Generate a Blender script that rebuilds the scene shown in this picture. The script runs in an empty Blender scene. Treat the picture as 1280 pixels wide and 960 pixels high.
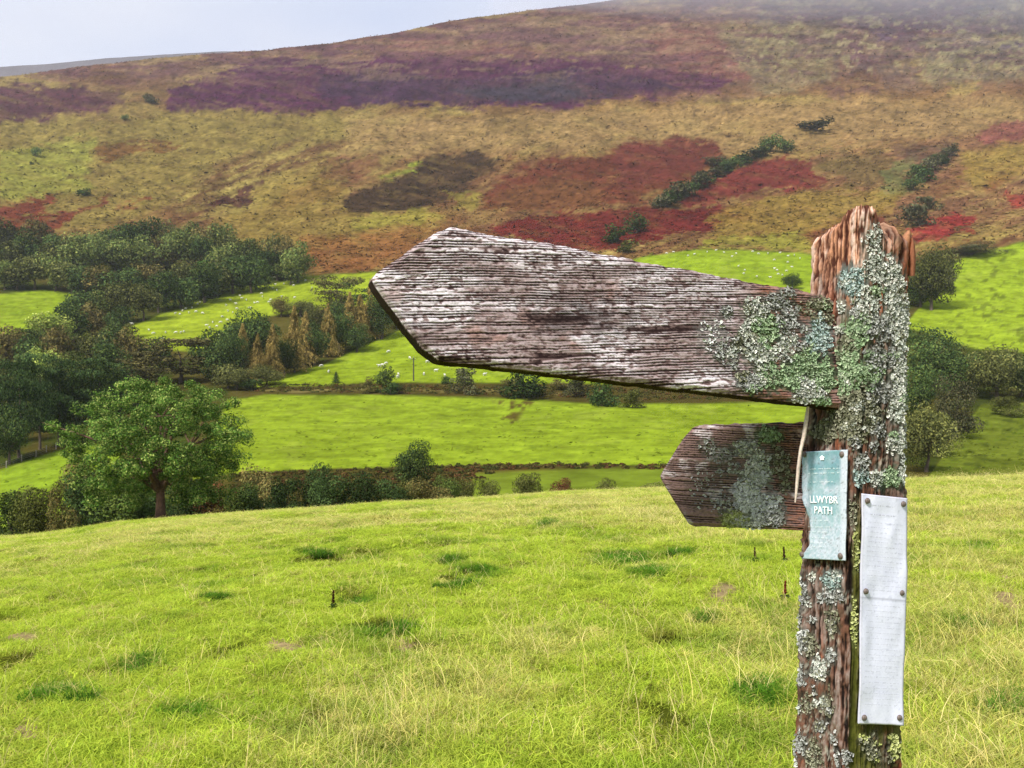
import bpy, math, random
import numpy as np
from mathutils import Vector, Euler
from mathutils.bvhtree import BVHTree

scene = bpy.context.scene
COL = scene.collection
F = 1108.0          # focal length in photograph pixels (1280 wide)
EYE = 1.55          # eye height above the meadow

# ------------------------------------------------------------------ camera
cam_d = bpy.data.cameras.new("camera")
cam = bpy.data.objects.new("camera", cam_d)
COL.objects.link(cam)
cam.location = (0, 0, EYE)
cam.rotation_euler = (math.radians(90), 0, 0)
cam_d.sensor_width = 36.0
cam_d.lens = 36.0 * F / 1280.0
cam_d.clip_start = 0.02
cam_d.clip_end = 20000
scene.camera = cam

# ------------------------------------------------------------------ light
SUN_EL, SUN_AZ = math.radians(49), math.atan2(-0.62, -0.75)   # behind the camera, to the left
sdir = Vector((math.cos(SUN_EL) * math.sin(SUN_AZ), math.cos(SUN_EL) * math.cos(SUN_AZ), math.sin(SUN_EL)))
sun_d = bpy.data.lights.new("sun", 'SUN')
sun_d.energy = 5.0
sun_d.angle = math.radians(11)
sun_d.color = (1.0, 0.96, 0.9)
sun = bpy.data.objects.new("sun", sun_d)
COL.objects.link(sun)
sun.rotation_euler = sdir.to_track_quat('Z', 'Y').to_euler()
sun.location = (-20, -20, 40)

world = bpy.data.worlds.new("World")
scene.world = world
world.use_nodes = True
wt = world.node_tree
wt.nodes.clear()
w_out = wt.nodes.new('ShaderNodeOutputWorld')
w_bg = wt.nodes.new('ShaderNodeBackground')
w_bg.inputs['Strength'].default_value = 0.1
w_sky = wt.nodes.new('ShaderNodeTexSky')
w_sky.sky_type = 'NISHITA'
w_sky.sun_disc = False
w_sky.sun_elevation = SUN_EL
w_sky.sun_rotation = SUN_AZ
w_tc = wt.nodes.new('ShaderNodeTexCoord')
w_map = wt.nodes.new('ShaderNodeMapping')
w_map.inputs['Scale'].default_value = (1, 1, 2.5)
w_n = wt.nodes.new('ShaderNodeTexNoise')
w_n.inputs['Scale'].default_value = 2.6
w_n.inputs['Detail'].default_value = 4
w_n.inputs['Roughness'].default_value = 0.45
w_r = wt.nodes.new('ShaderNodeValToRGB')
w_r.color_ramp.elements[0].position = 0.34
w_r.color_ramp.elements[0].color = (5.0, 5.6, 7.1, 1)
w_r.color_ramp.elements[1].position = 0.70
w_r.color_ramp.elements[1].color = (6.5, 6.7, 7.4, 1)
w_mix = wt.nodes.new('ShaderNodeMixRGB')
w_mix.inputs['Fac'].default_value = 0.93
L = wt.links.new
L(w_tc.outputs['Generated'], w_map.inputs['Vector'])
L(w_map.outputs['Vector'], w_n.inputs['Vector'])
L(w_n.outputs['Fac'], w_r.inputs['Fac'])
L(w_sky.outputs['Color'], w_mix.inputs['Color1'])
L(w_r.outputs['Color'], w_mix.inputs['Color2'])
L(w_mix.outputs['Color'], w_bg.inputs['Color'])
L(w_bg.outputs['Background'], w_out.inputs['Surface'])

scene.view_settings.view_transform = 'Standard'
scene.view_settings.look = 'None'
scene.view_settings.exposure = 0.40
scene.view_settings.gamma = 1.0
scene.cycles.max_bounces = 6
scene.cycles.diffuse_bounces = 3
scene.cycles.transmission_bounces = 3
scene.cycles.volume_bounces = 1
scene.cycles.use_denoising = True
scene.cycles.denoiser = 'OPENIMAGEDENOISE'
scene.cycles.denoising_prefilter = 'FAST'
scene.cycles.denoising_input_passes = 'RGB_ALBEDO_NORMAL'

# ------------------------------------------------------------------ numpy noise
def _hash(ix, iy, iz, seed):
    h = (ix.astype(np.int64) * 374761393 + iy.astype(np.int64) * 668265263 + iz.astype(np.int64) * 2147483647 + seed * 974634777) & 0xFFFFFFFF
    h = ((h ^ (h >> 13)) * 1274126177) & 0xFFFFFFFF
    h = ((h ^ (h >> 15)) * 2246822519) & 0xFFFFFFFF
    return ((h ^ (h >> 16)) & 0xFFFFFF) / float(0xFFFFFF)

def vnoise(x, y, z=None, seed=0):
    """value noise in 0..1"""
    x = np.asarray(x, float); y = np.asarray(y, float)
    z = np.zeros_like(x) if z is None else np.asarray(z, float)
    ix, iy, iz = np.floor(x), np.floor(y), np.floor(z)
    fx, fy, fz = x - ix, y - iy, z - iz
    fx = fx * fx * (3 - 2 * fx); fy = fy * fy * (3 - 2 * fy); fz = fz * fz * (3 - 2 * fz)
    def lat(a, b, c): return _hash(ix + a, iy + b, iz + c, seed)
    def face(c):
        a0 = lat(0, 0, c) * (1 - fx) + lat(1, 0, c) * fx
        a1 = lat(0, 1, c) * (1 - fx) + lat(1, 1, c) * fx
        return a0 * (1 - fy) + a1 * fy
    if not np.any(z):
        return face(0)
    return face(0) * (1 - fz) + face(1) * fz

def fbm(x, y, z=None, oct=4, seed=0, rough=0.5):
    t = 0; a = 1.0; s = 0; f = 1.0
    for o in range(oct):
        t = t + a * vnoise(np.asarray(x) * f + 17.3 * o, np.asarray(y) * f - 9.1 * o, None if z is None else np.asarray(z) * f, seed + o)
        s += a; a *= rough; f *= 2.03
    return t / s

def sstep(a, b, x):
    t = np.clip((x - a) / (b - a), 0, 1)
    return t * t * (3 - 2 * t)

def lin(c):
    c = np.asarray(c, float) / 255.0
    return np.where(c <= 0.04045, c / 12.92, ((c + 0.055) / 1.055) ** 2.4)

def mix(a, b, t):
    t = np.asarray(t)[..., None]
    return np.asarray(a) * (1 - t) + np.asarray(b) * t

# ------------------------------------------------------------------ object helpers
def mesh_np(name, V, Q=None, T=None, smooth=True):
    V = np.asarray(V, np.float32)
    me = bpy.data.meshes.new(name)
    me.vertices.add(len(V))
    me.vertices.foreach_set('co', V.ravel())
    parts, starts, n = [], [], 0
    for A in (Q, T):
        if A is not None and len(A):
            A = np.asarray(A, np.int32)
            parts.append(A.ravel())
            starts.append(n + np.arange(len(A)) * A.shape[1])
            n += A.size
    me.loops.add(n)
    me.loops.foreach_set('vertex_index', np.concatenate(parts))
    st = np.concatenate(starts).astype(np.int32)
    me.polygons.add(len(st))
    me.polygons.foreach_set('loop_start', st)
    me.update(calc_edges=True)
    if smooth:
        me.polygons.foreach_set('use_smooth', np.ones(len(st), bool))
    return me

def vcol(me, name, C):
    C = np.asarray(C, np.float32)
    if C.shape[1] == 3:
        C = np.concatenate([C, np.ones((len(C), 1), np.float32)], 1)
    a = me.attributes.new(name, 'FLOAT_COLOR', 'POINT')
    a.data.foreach_set('color', C.ravel())

def link(name, me, mat=None, parent=None, kind=None):
    o = bpy.data.objects.new(name, me)
    COL.objects.link(o)
    if mat is not None and len(me.materials) == 0:
        me.materials.append(mat)
    if parent is not None:
        o.parent = parent
    if kind:
        o['kind'] = kind
    return o

def tag(o, label, cat, group=None):
    o['label'] = label
    o['category'] = cat
    if group:
        o['group'] = group
    return o

def empty(name, loc):
    o = bpy.data.objects.new(name, None)
    o.empty_display_size = 0.2
    COL.objects.link(o)
    o.location = loc
    return o

def grid_quads(nr, nc):
    i = np.arange(nr - 1)[:, None] * nc + np.arange(nc - 1)[None, :]
    i = i.ravel()
    return np.stack([i, i + 1, i + nc + 1, i + nc], 1)

# ------------------------------------------------------------------ materials
def new_mat(name):
    m = bpy.data.materials.new(name)
    m.use_nodes = True
    nt = m.node_tree
    b = nt.nodes['Principled BSDF']
    b.inputs['Specular IOR Level'].default_value = 0.25
    return m, nt, b

def noise_node(nt, scale, detail=5, rough=0.6, coord='Object', stretch=None):
    tc = nt.nodes.new('ShaderNodeTexCoord')
    n = nt.nodes.new('ShaderNodeTexNoise')
    n.inputs['Scale'].default_value = scale
    n.inputs['Detail'].default_value = detail
    n.inputs['Roughness'].default_value = rough
    if stretch:
        mp = nt.nodes.new('ShaderNodeMapping')
        mp.inputs['Scale'].default_value = stretch
        nt.links.new(tc.outputs[coord], mp.inputs['Vector'])
        nt.links.new(mp.outputs['Vector'], n.inputs['Vector'])
    else:
        nt.links.new(tc.outputs[coord], n.inputs['Vector'])
    return n

def maprange(nt, sock, a, b, c, d):
    r = nt.nodes.new('ShaderNodeMapRange')
    r.inputs['From Min'].default_value = a; r.inputs['From Max'].default_value = b
    r.inputs['To Min'].default_value = c; r.inputs['To Max'].default_value = d
    nt.links.new(sock, r.inputs['Value'])
    return r.outputs['Result']

def mul_col(nt, csock, fsock):
    v = nt.nodes.new('ShaderNodeVectorMath'); v.operation = 'SCALE'
    nt.links.new(csock, v.inputs[0]); nt.links.new(fsock, v.inputs['Scale'])
    return v.outputs['Vector']

def attr_mat(name, attr, rough=0.85, nscale=None, lo=0.8, hi=1.2, bump=None, bump_d=0.01, stretch=None, spec=0.2, detail=6):
    m, nt, b = new_mat(name)
    a = nt.nodes.new('ShaderNodeAttribute'); a.attribute_name = attr
    col = a.outputs['Color']
    if nscale:
        n = noise_node(nt, nscale, detail, 0.65, 'Object', stretch)
        col = mul_col(nt, col, maprange(nt, n.outputs['Fac'], 0.3, 0.7, lo, hi))
        if bump:
            bp = nt.nodes.new('ShaderNodeBump')
            bp.inputs['Strength'].default_value = bump
            bp.inputs['Distance'].default_value = bump_d
            nt.links.new(n.outputs['Fac'], bp.inputs['Height'])
            nt.links.new(bp.outputs['Normal'], b.inputs['Normal'])
    nt.links.new(col, b.inputs['Base Color'])
    b.inputs['Roughness'].default_value = rough
    b.inputs['Specular IOR Level'].default_value = spec
    return m

def plain_mat(name, c, rough=0.8, nscale=20, lo=0.75, hi=1.25, metal=0.0, spec=0.25, bump=0.0, bump_d=0.002):
    m, nt, b = new_mat(name)
    rgb = nt.nodes.new('ShaderNodeRGB'); rgb.outputs[0].default_value = (*c, 1)
    n = noise_node(nt, nscale)
    nt.links.new(mul_col(nt, rgb.outputs[0], maprange(nt, n.outputs['Fac'], 0.3, 0.7, lo, hi)), b.inputs['Base Color'])
    b.inputs['Roughness'].default_value = rough
    b.inputs['Metallic'].default_value = metal
    b.inputs['Specular IOR Level'].default_value = spec
    if bump:
        bp = nt.nodes.new('ShaderNodeBump')
        bp.inputs['Strength'].default_value = bump
        bp.inputs['Distance'].default_value = bump_d
        nt.links.new(n.outputs['Fac'], bp.inputs['Height'])
        nt.links.new(bp.outputs['Normal'], b.inputs['Normal'])
    return m

def leaf_mat(name, attr='leafcol', tint_lo=0.75, tint_hi=1.25, transl=0.3, instancer=None, gain=1.0):
    """leaves and grass: diffuse plus some light passing through"""
    m = bpy.data.materials.new(name); m.use_nodes = True
    nt = m.node_tree; nt.nodes.clear()
    out = nt.nodes.new('ShaderNodeOutputMaterial')
    a = nt.nodes.new('ShaderNodeAttribute'); a.attribute_name = attr
    col = a.outputs['Color']
    if instancer:
        a2 = nt.nodes.new('ShaderNodeAttribute'); a2.attribute_type = 'INSTANCER'; a2.attribute_name = instancer
        mm = nt.nodes.new('ShaderNodeVectorMath'); mm.operation = 'MULTIPLY'
        nt.links.new(col, mm.inputs[0]); nt.links.new(a2.outputs['Color'], mm.inputs[1])
        col = mm.outputs['Vector']
    else:
        oi = nt.nodes.new('ShaderNodeObjectInfo')
        col = mul_col(nt, col, maprange(nt, oi.outputs['Random'], 0, 1, tint_lo * gain, tint_hi * gain))
    d = nt.nodes.new('ShaderNodeBsdfDiffuse'); t = nt.nodes.new('ShaderNodeBsdfTranslucent')
    mx = nt.nodes.new('ShaderNodeMixShader'); mx.inputs[0].default_value = transl
    nt.links.new(col, d.inputs['Color']); nt.links.new(col, t.inputs['Color'])
    nt.links.new(d.outputs[0], mx.inputs[1]); nt.links.new(t.outputs[0], mx.inputs[2])
    nt.links.new(mx.outputs[0], out.inputs['Surface'])
    return m

# ------------------------------------------------------------------ terrain height
def tab(px, *pts):
    xs = [p[0] for p in pts]; ys = [p[1] for p in pts]
    return np.interp(px, xs, ys)

def keys(px):
    px = np.asarray(px, float)
    ridge = tab(px, (-900, 760), (-300, 700), (0, 673), (60, 668), (110, 661), (150, 654), (215, 649), (300, 642), (400, 636), (500, 629), (600, 624), (700, 617), (830, 612), (990, 606), (1150, 600), (1280, 597), (1700, 588), (2400, 570))
    Yr = tab(px, (-900, 70), (0, 62), (400, 58), (800, 52), (1280, 48), (2400, 44))
    k2 = ridge + 26
    k3 = tab(px, (-900, 660), (0, 645), (100, 628), (200, 612), (300, 602), (640, 594), (900, 588), (1280, 588), (2400, 575))
    k4 = tab(px, (-900, 520), (0, 502), (150, 494), (300, 490), (600, 486), (1000, 488), (1280, 482), (2400, 480))
    k5 = tab(px, (-900, 370), (0, 345), (300, 345), (640, 330), (900, 316), (1280, 302), (2400, 280))
    k6 = tab(px, (-900, 190), (0, 152), (640, 137), (900, 127), (1280, 122), (2400, 110))
    Y7 = tab(px, (-900, 1350), (0, 1400), (640, 1500), (900, 1750), (1280, 2000), (2400, 2000))
    k7 = tab(px, (-900, 190), (-300, 130), (0, 97), (60, 90), (140, 80), (240, 70), (330, 62), (427, 53), (500, 40), (560, 27), (617, 19), (700, 9), (777, 0), (900, -22), (1280, -55), (2400, -40))
    Y = np.stack([Yr, Yr + 36, np.full_like(px, 128), np.full_like(px, 258), np.full_like(px, 520), np.full_like(px, 1000), Y7, Y7 * 1.5], -1)
    P = np.stack([ridge, k2, k3, k4, k5, k6, k7, k7 + 70], -1)
    return ridge, Yr, Y, P

def base_py(px, Yv):
    """photo row at which the ground of column px at depth Y shows"""
    px, Yv = np.broadcast_arrays(np.asarray(px, float), np.asarray(Yv, float))
    ridge, Yr, KY, KP = keys(px)
    a = (ridge - 480) / F - EYE / Yr
    KX = np.log(KY)
    d = np.diff(KX, axis=-1); s = np.diff(KP, axis=-1) / d
    m = np.zeros_like(KP)
    w1 = 2 * d[..., 1:] + d[..., :-1]; w2 = d[..., 1:] + 2 * d[..., :-1]
    s0, s1 = s[..., :-1], s[..., 1:]
    ok = s0 * s1 > 0
    den = np.where(ok, w1 / np.where(ok, s0, 1) + w2 / np.where(ok, s1, 1), 1)
    m[..., 1:-1] = np.where(ok, (w1 + w2) / den, 0)
    m[..., -1] = s[..., -1]
    x = np.log(np.clip(Yv, KY[..., 0], KY[..., -1]))
    k = np.clip((x[..., None] >= KX).sum(-1) - 1, 0, KX.shape[-1] - 2)[..., None]
    g = lambda A: np.take_along_axis(A, k, -1)[..., 0]
    x0, h, p0, p1, m0, m1 = g(KX), g(d), g(KP), np.take_along_axis(KP, k + 1, -1)[..., 0], g(m), np.take_along_axis(m, k + 1, -1)[..., 0]
    t = np.clip((x - x0) / h, 0, 1)
    far = (2 * t**3 - 3 * t**2 + 1) * p0 + (t**3 - 2 * t**2 + t) * h * m0 + (-2 * t**3 + 3 * t**2) * p1 + (t**3 - t**2) * h * m1
    return ridge, Yr, a, far

def height(X, Yv):
    X, Yv = np.broadcast_arrays(np.asarray(X, float), np.asarray(Yv, float))
    px = 640 + F * X / np.maximum(Yv, 8)
    ridge, Yr, a, far = base_py(px, np.maximum(Yv, 8))
    near = -a * Yv
    bumps = (fbm(X * 0.35, Yv * 0.35, oct=3, seed=5) - 0.5) * 0.5 * sstep(4, 20, Yv) + (fbm(X * 1.6, Yv * 1.6, oct=3, seed=9) - 0.5) * 0.16
    z_far = EYE + (480 - far) / F * Yv
    # relief of the moor: folds running down the slope, hummocks
    rel = (fbm(X / 130 + Yv / 500, Yv / 420 - X / 900, oct=5, seed=21) - 0.5) * 0.040 + (fbm(X / 34, Yv / 50, oct=4, seed=31) - 0.5) * 0.018
    z_far = z_far + rel * Yv * sstep(380, 700, Yv) * (1 - .85 * sstep(1020, 1380, Yv)) + (fbm(X / 30, Yv / 30, oct=3, seed=41) - 0.5) * 2.2 * sstep(110, 160, Yv)
    fade = 1 - 0.75 * sstep(0.75, 1.0, Yv / Yr)
    return np.where(Yv <= Yr, near + bumps * fade, z_far + bumps * 0.25 * (1 - sstep(1.0, 1.6, Yv / Yr)))

_Ys = np.exp(np.linspace(math.log(100), math.log(2000), 1600))
def locate(px, py, ymin=100):
    """first visible ground point of the far slope on photo pixel (px, py)"""
    Yv = _Ys[_Ys >= ymin]
    X = (px - 640) / F * Yv
    Z = height(X, Yv)
    rows = 480 - (Z - EYE) / Yv * F
    i = np.argmax(rows <= py)
    return Vector((X[i], Yv[i], Z[i]))

def ground(px, Yv):
    X = (px - 640) / F * Yv
    return Vector((X, Yv, float(height(X, Yv))))

def meadow_at(px, py):
    Yv = np.exp(np.linspace(math.log(2.6), math.log(62), 900))
    X = (px - 640) / F * Yv
    Z = height(X, Yv)
    rows = 480 - (Z - EYE) / Yv * F
    i = np.argmax(rows <= py)
    return Vector((X[i], Yv[i], Z[i]))

# ------------------------------------------------------------------ land cover
def poly_mask(px, py, poly, soft, wob=0):
    P = np.array(poly, float); n = len(P)
    inside = np.zeros(px.shape, bool); dist = np.full(px.shape, 1e9)
    for i in range(n):
        x0, y0 = P[i]; x1, y1 = P[(i + 1) % n]
        c = ((y0 > py) != (y1 > py))
        xi = (x1 - x0) * (py - y0) / ((y1 - y0) if y1 != y0 else 1e-9) + x0
        inside ^= c & (px < xi)
        dx, dy = x1 - x0, y1 - y0
        t = np.clip(((px - x0) * dx + (py - y0) * dy) / (dx * dx + dy * dy), 0, 1)
        dist = np.minimum(dist, np.hypot(px - x0 - t * dx, py - y0 - t * dy))
    sd = np.where(inside, dist, -dist) + wob
    return sstep(-soft, soft, sd)

KT = 0.43       # displayed colour to base colour, far ground
FIELDS = [      # outline in photo pixels, colour
    ([(-700, 366), (0, 367), (60, 363), (92, 367), (84, 388), (55, 405), (0, 424), (-700, 440)], (146, 178, 48), 'left'),
    ([(150, 414), (200, 393), (290, 364), (372, 349), (405, 344), (470, 340), (470, 380), (415, 385), (330, 395), (300, 404), (250, 440), (180, 436)], (158, 186, 50), 'mid'),
    ([(305, 484), (330, 474), (400, 457), (505, 411), (600, 400), (860, 420), (1010, 445), (1010, 484), (860, 482), (700, 479), (480, 478), (400, 482)], (152, 184, 48), 'low'),
    ([(285, 500), (330, 494), (480, 494), (640, 498), (740, 505), (860, 505), (1010, 501), (1130, 520), (1130, 590), (1000, 584), (800, 582), (640, 580), (560, 582), (480, 584), (360, 588), (285, 592), (240, 600)], (150, 182, 50), 'main'),
    ([(735, 345), (800, 322), (870, 312), (940, 313), (1008, 317), (1060, 330), (1060, 420), (735, 420)], (146, 180, 46), 'sign'),
    ([(1130, 408), (1146, 388), (1185, 345), (1195, 326), (1235, 313), (1285, 301), (1900, 270), (1900, 440), (1285, 441), (1220, 436)], (152, 184, 50), 'right'),
    ([(-700, 600), (0, 587), (85, 559), (150, 552), (150, 600), (95, 640), (0, 660), (-700, 680)], (142, 178, 50), 'wood'),
    ([(1160, 596), (1225, 506), (1285, 504), (1900, 500), (1900, 600)], (112, 132, 45), 'corner'),
]
MOOR = [   # (outline, colour, softness, strength)
    ([(540, 250), (640, 190), (800, 165), (1010, 190), (1050, 250), (1000, 300), (760, 318), (560, 300)], (126, 82, 60), 40, .5),
    ([(330, 240), (420, 195), (600, 170), (640, 230), (620, 300), (500, 330), (360, 330)], (132, 100, 66), 30, .4),
    ([(150, 80), (420, 55), (700, 10), (940, 10), (960, 110), (700, 80), (420, 75), (160, 105)], (122, 92, 86), 30, .5),
    ([(1000, 170), (1120, 150), (1300, 140), (1900, 140), (1900, 300), (1290, 290), (1040, 280)], (146, 106, 80), 30, .45),
    ([(-700, 240), (60, 236), (200, 256), (300, 290), (200, 300), (-700, 310)], (138, 92, 62), 26, .4),
    ([(940, 0), (1900, 0), (1900, 60), (1100, 70), (960, 60)], (112, 98, 104), 26, .6),
    ([(-700, 150), (0, 150), (230, 140), (420, 140), (440, 170), (300, 190), (200, 260), (120, 290), (-700, 290)], (144, 130, 68), 22, .85),
    ([(0, 190), (120, 170), (110, 235), (60, 250), (-100, 250)], (152, 156, 68), 14, .8),
    ([(260, 290), (340, 230), (420, 200), (430, 260), (560, 265), (540, 300), (300, 320)], (158, 140, 66), 20, .6),
    ([(-700, 100), (0, 104), (60, 108), (150, 112), (152, 132), (96, 142), (60, 150), (0, 153), (-700, 160)], (86, 50, 64), 6, .95),
    ([(20, 96), (90, 88), (105, 96), (50, 101)], (104, 66, 72), 3, .7),
    ([(125, 96), (170, 94), (175, 103), (130, 103)], (108, 70, 70), 3, .7),
    ([(150, 84), (300, 68), (430, 58), (560, 34), (560, 62), (330, 74), (240, 86), (160, 100)], (118, 90, 76), 8, .9),
    ([(205, 134), (214, 114), (270, 96), (292, 80), (340, 70), (430, 74), (520, 70), (600, 76), (700, 74), (800, 82), (875, 90), (915, 100), (880, 118), (800, 122), (735, 130), (712, 142), (680, 132), (560, 133), (470, 128), (420, 138), (330, 139), (215, 139)], (86, 44, 72), 5, 1),
    ([(400, 92), (480, 88), (560, 95), (700, 90), (820, 98), (850, 112), (720, 124), (560, 131), (440, 128), (400, 116)], (66, 46, 68), 10, .8),
    ([(560, 112), (700, 100), (760, 118), (640, 128)], (66, 64, 74), 9, .7),
    ([(430, 60), (520, 48), (620, 52), (720, 62), (640, 70), (520, 68)], (134, 92, 84), 8, .7),
    ([(560, 32), (700, 18), (820, 5), (940, 20), (940, 90), (860, 82), (720, 66), (600, 46)], (136, 110, 94), 14, .6),
    ([(800, 36), (905, 40), (930, 70), (945, 100), (900, 96), (830, 80)], (128, 78, 74), 8, .65),
    ([(900, 35), (1000, 22), (1060, 40), (1040, 100), (960, 118), (925, 80)], (136, 126, 92), 12, .7),
    ([(1050, 38), (1100, 32), (1130, 45), (1150, 110), (1110, 112), (1090, 88), (1050, 86)], (122, 100, 84), 8, .7),
    ([(1052, 50), (1078, 50), (1090, 86), (1066, 84)], (104, 76, 82), 4, .8),
    ([(1090, 34), (1125, 32), (1118, 50), (1098, 52)], (98, 80, 98), 4, .8), ([(1125, 30), (1158, 30), (1150, 45), (1128, 46)], (98, 80, 94), 4, .8),
    ([(1150, 50), (1290, 30), (1900, 30), (1900, 100), (1290, 96), (1160, 108)], (132, 128, 98), 14, .7),
    ([(1180, 38), (1245, 28), (1250, 56), (1185, 62)], (128, 112, 108), 8, .6), ([(1255, 48), (1300, 44), (1300, 58), (1258, 58)], (90, 76, 98), 3, .8),
    ([(1030, 112), (1090, 110), (1098, 118), (1034, 121)], (122, 88, 82), 3, .8), ([(900, 120), (945, 118), (948, 127), (902, 129)], (116, 92, 74), 3, .7), ([(820, 118), (900, 112), (905, 124), (830, 126)], (120, 88, 78), 4, .6),
    ([(430, 150), (700, 140), (900, 128), (1290, 120), (1900, 110), (1900, 165), (1290, 160), (1000, 190), (760, 190), (560, 190), (430, 200)], (164, 138, 90), 16, .8),
    ([(610, 148), (665, 146), (668, 164), (612, 164)], (124, 104, 64), 6, .7),
    ([(425, 250), (450, 235), (490, 222), (540, 194), (600, 187), (620, 192), (615, 212), (585, 230), (540, 256), (480, 266), (430, 262)], (74, 58, 42), 5, 1),
    ([(470, 222), (520, 200), (530, 206), (490, 225)], (148, 158, 58), 3, .9), ([(425, 232), (500, 200), (520, 197), (470, 225), (440, 240)], (140, 106, 68), 5, .6),
    ([(410, 200), (475, 196), (440, 225), (405, 222)], (118, 76, 58), 6, .7),
    ([(610, 240), (640, 212), (700, 200), (740, 194), (790, 176), (895, 177), (900, 205), (850, 232), (800, 252), (720, 258), (640, 262), (605, 262)], (112, 60, 44), 8, .95),
    ([(780, 180), (890, 178), (898, 200), (830, 230), (770, 240), (760, 205)], (112, 56, 50), 7, .8),
    ([(612, 284), (650, 268), (690, 262), (770, 260), (842, 264), (915, 258), (940, 264), (900, 285), (820, 298), (770, 312), (700, 312), (640, 296)], (112, 42, 40), 4, .95),
    ([(600, 262), (640, 235), (700, 225), (760, 235), (740, 258), (660, 264)], (126, 88, 54), 8, .7),
    ([(850, 244), (900, 218), (965, 197), (1020, 203), (1031, 222), (1026, 236), (965, 238), (900, 250), (860, 262)], (122, 54, 50), 4, .95),
    ([(850, 262), (930, 258), (935, 270), (860, 292), (810, 296)], (112, 44, 42), 4, .85),
    ([(985, 300), (1010, 285), (1080, 262), (1110, 262), (1105, 300), (1005, 312)], (120, 56, 46), 6, .8),
    ([(1138, 292), (1160, 275), (1195, 270), (1208, 276), (1204, 296), (1150, 304)], (156, 58, 56), 3, .95),
    ([(1180, 312), (1220, 302), (1255, 300), (1200, 322), (1150, 324)], (110, 72, 48), 5, .8),
    ([(1215, 165), (1240, 155), (1290, 150), (1900, 150), (1900, 178), (1230, 179)], (140, 78, 76), 5, .75),
    ([(1228, 222), (1255, 214), (1262, 224), (1240, 236), (1226, 234)], (136, 74, 50), 3, .85),
    ([(1252, 246), (1290, 238), (1900, 240), (1900, 285), (1265, 262)], (152, 62, 54), 4, .9),
    ([(1030, 190), (1100, 186), (1122, 200), (1110, 232), (1060, 236), (1035, 212)], (110, 96, 58), 8, .75),
    ([(1100, 215), (1150, 190), (1135, 235), (1100, 245)], (114, 128, 74), 6, .7),
    ([(1120, 185), (1180, 172), (1195, 195), (1160, 230), (1140, 205)], (100, 74, 66), 6, .7),
    ([(1160, 240), (1215, 200), (1225, 212), (1190, 240), (1165, 262)], (126, 86, 60), 5, .7),
    ([(1200, 195), (1290, 172), (1900, 180), (1900, 235), (1270, 222), (1215, 240)], (168, 148, 66), 10, .6),
    ([(900, 260), (1000, 240), (1120, 238), (1120, 262), (1000, 292), (880, 308)], (158, 136, 64), 10, .75),
    ([(880, 300), (1000, 290), (1010, 312), (870, 310)], (156, 156, 62), 5, .8),
    ([(-700, 262), (0, 268), (38, 250), (60, 246), (68, 254), (40, 270), (96, 262), (128, 245), (96, 268), (60, 300), (0, 310), (-700, 310)], (122, 56, 46), 4, .9),
    ([(118, 190), (130, 182), (160, 178), (218, 178), (215, 186), (170, 190), (150, 196), (125, 195)], (122, 84, 48), 3, .85),
    ([(136, 258), (190, 248), (192, 254), (150, 260)], (132, 72, 50), 3, .8), ([(90, 222), (115, 216), (112, 222), (94, 226)], (84, 70, 40), 2, .8),
    ([(252, 262), (268, 250), (300, 242), (330, 224), (338, 230), (300, 252), (285, 262)], (86, 50, 50), 3, .9),
    ([(360, 232), (400, 222), (420, 228), (420, 250), (385, 255), (340, 262)], (134, 104, 56), 6, .6),
    ([(380, 300), (480, 288), (560, 284), (620, 290), (600, 330), (380, 345)], (146, 98, 56), 12, .8),
    ([(490, 272), (560, 262), (580, 280), (500, 292)], (150, 110, 66), 6, .6), ([(560, 240), (600, 236), (590, 262), (560, 262)], (152, 142, 62), 5, .8),
    ([(440, 272), (540, 262), (560, 278), (440, 290)], (162, 158, 66), 7, .7),
]

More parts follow.
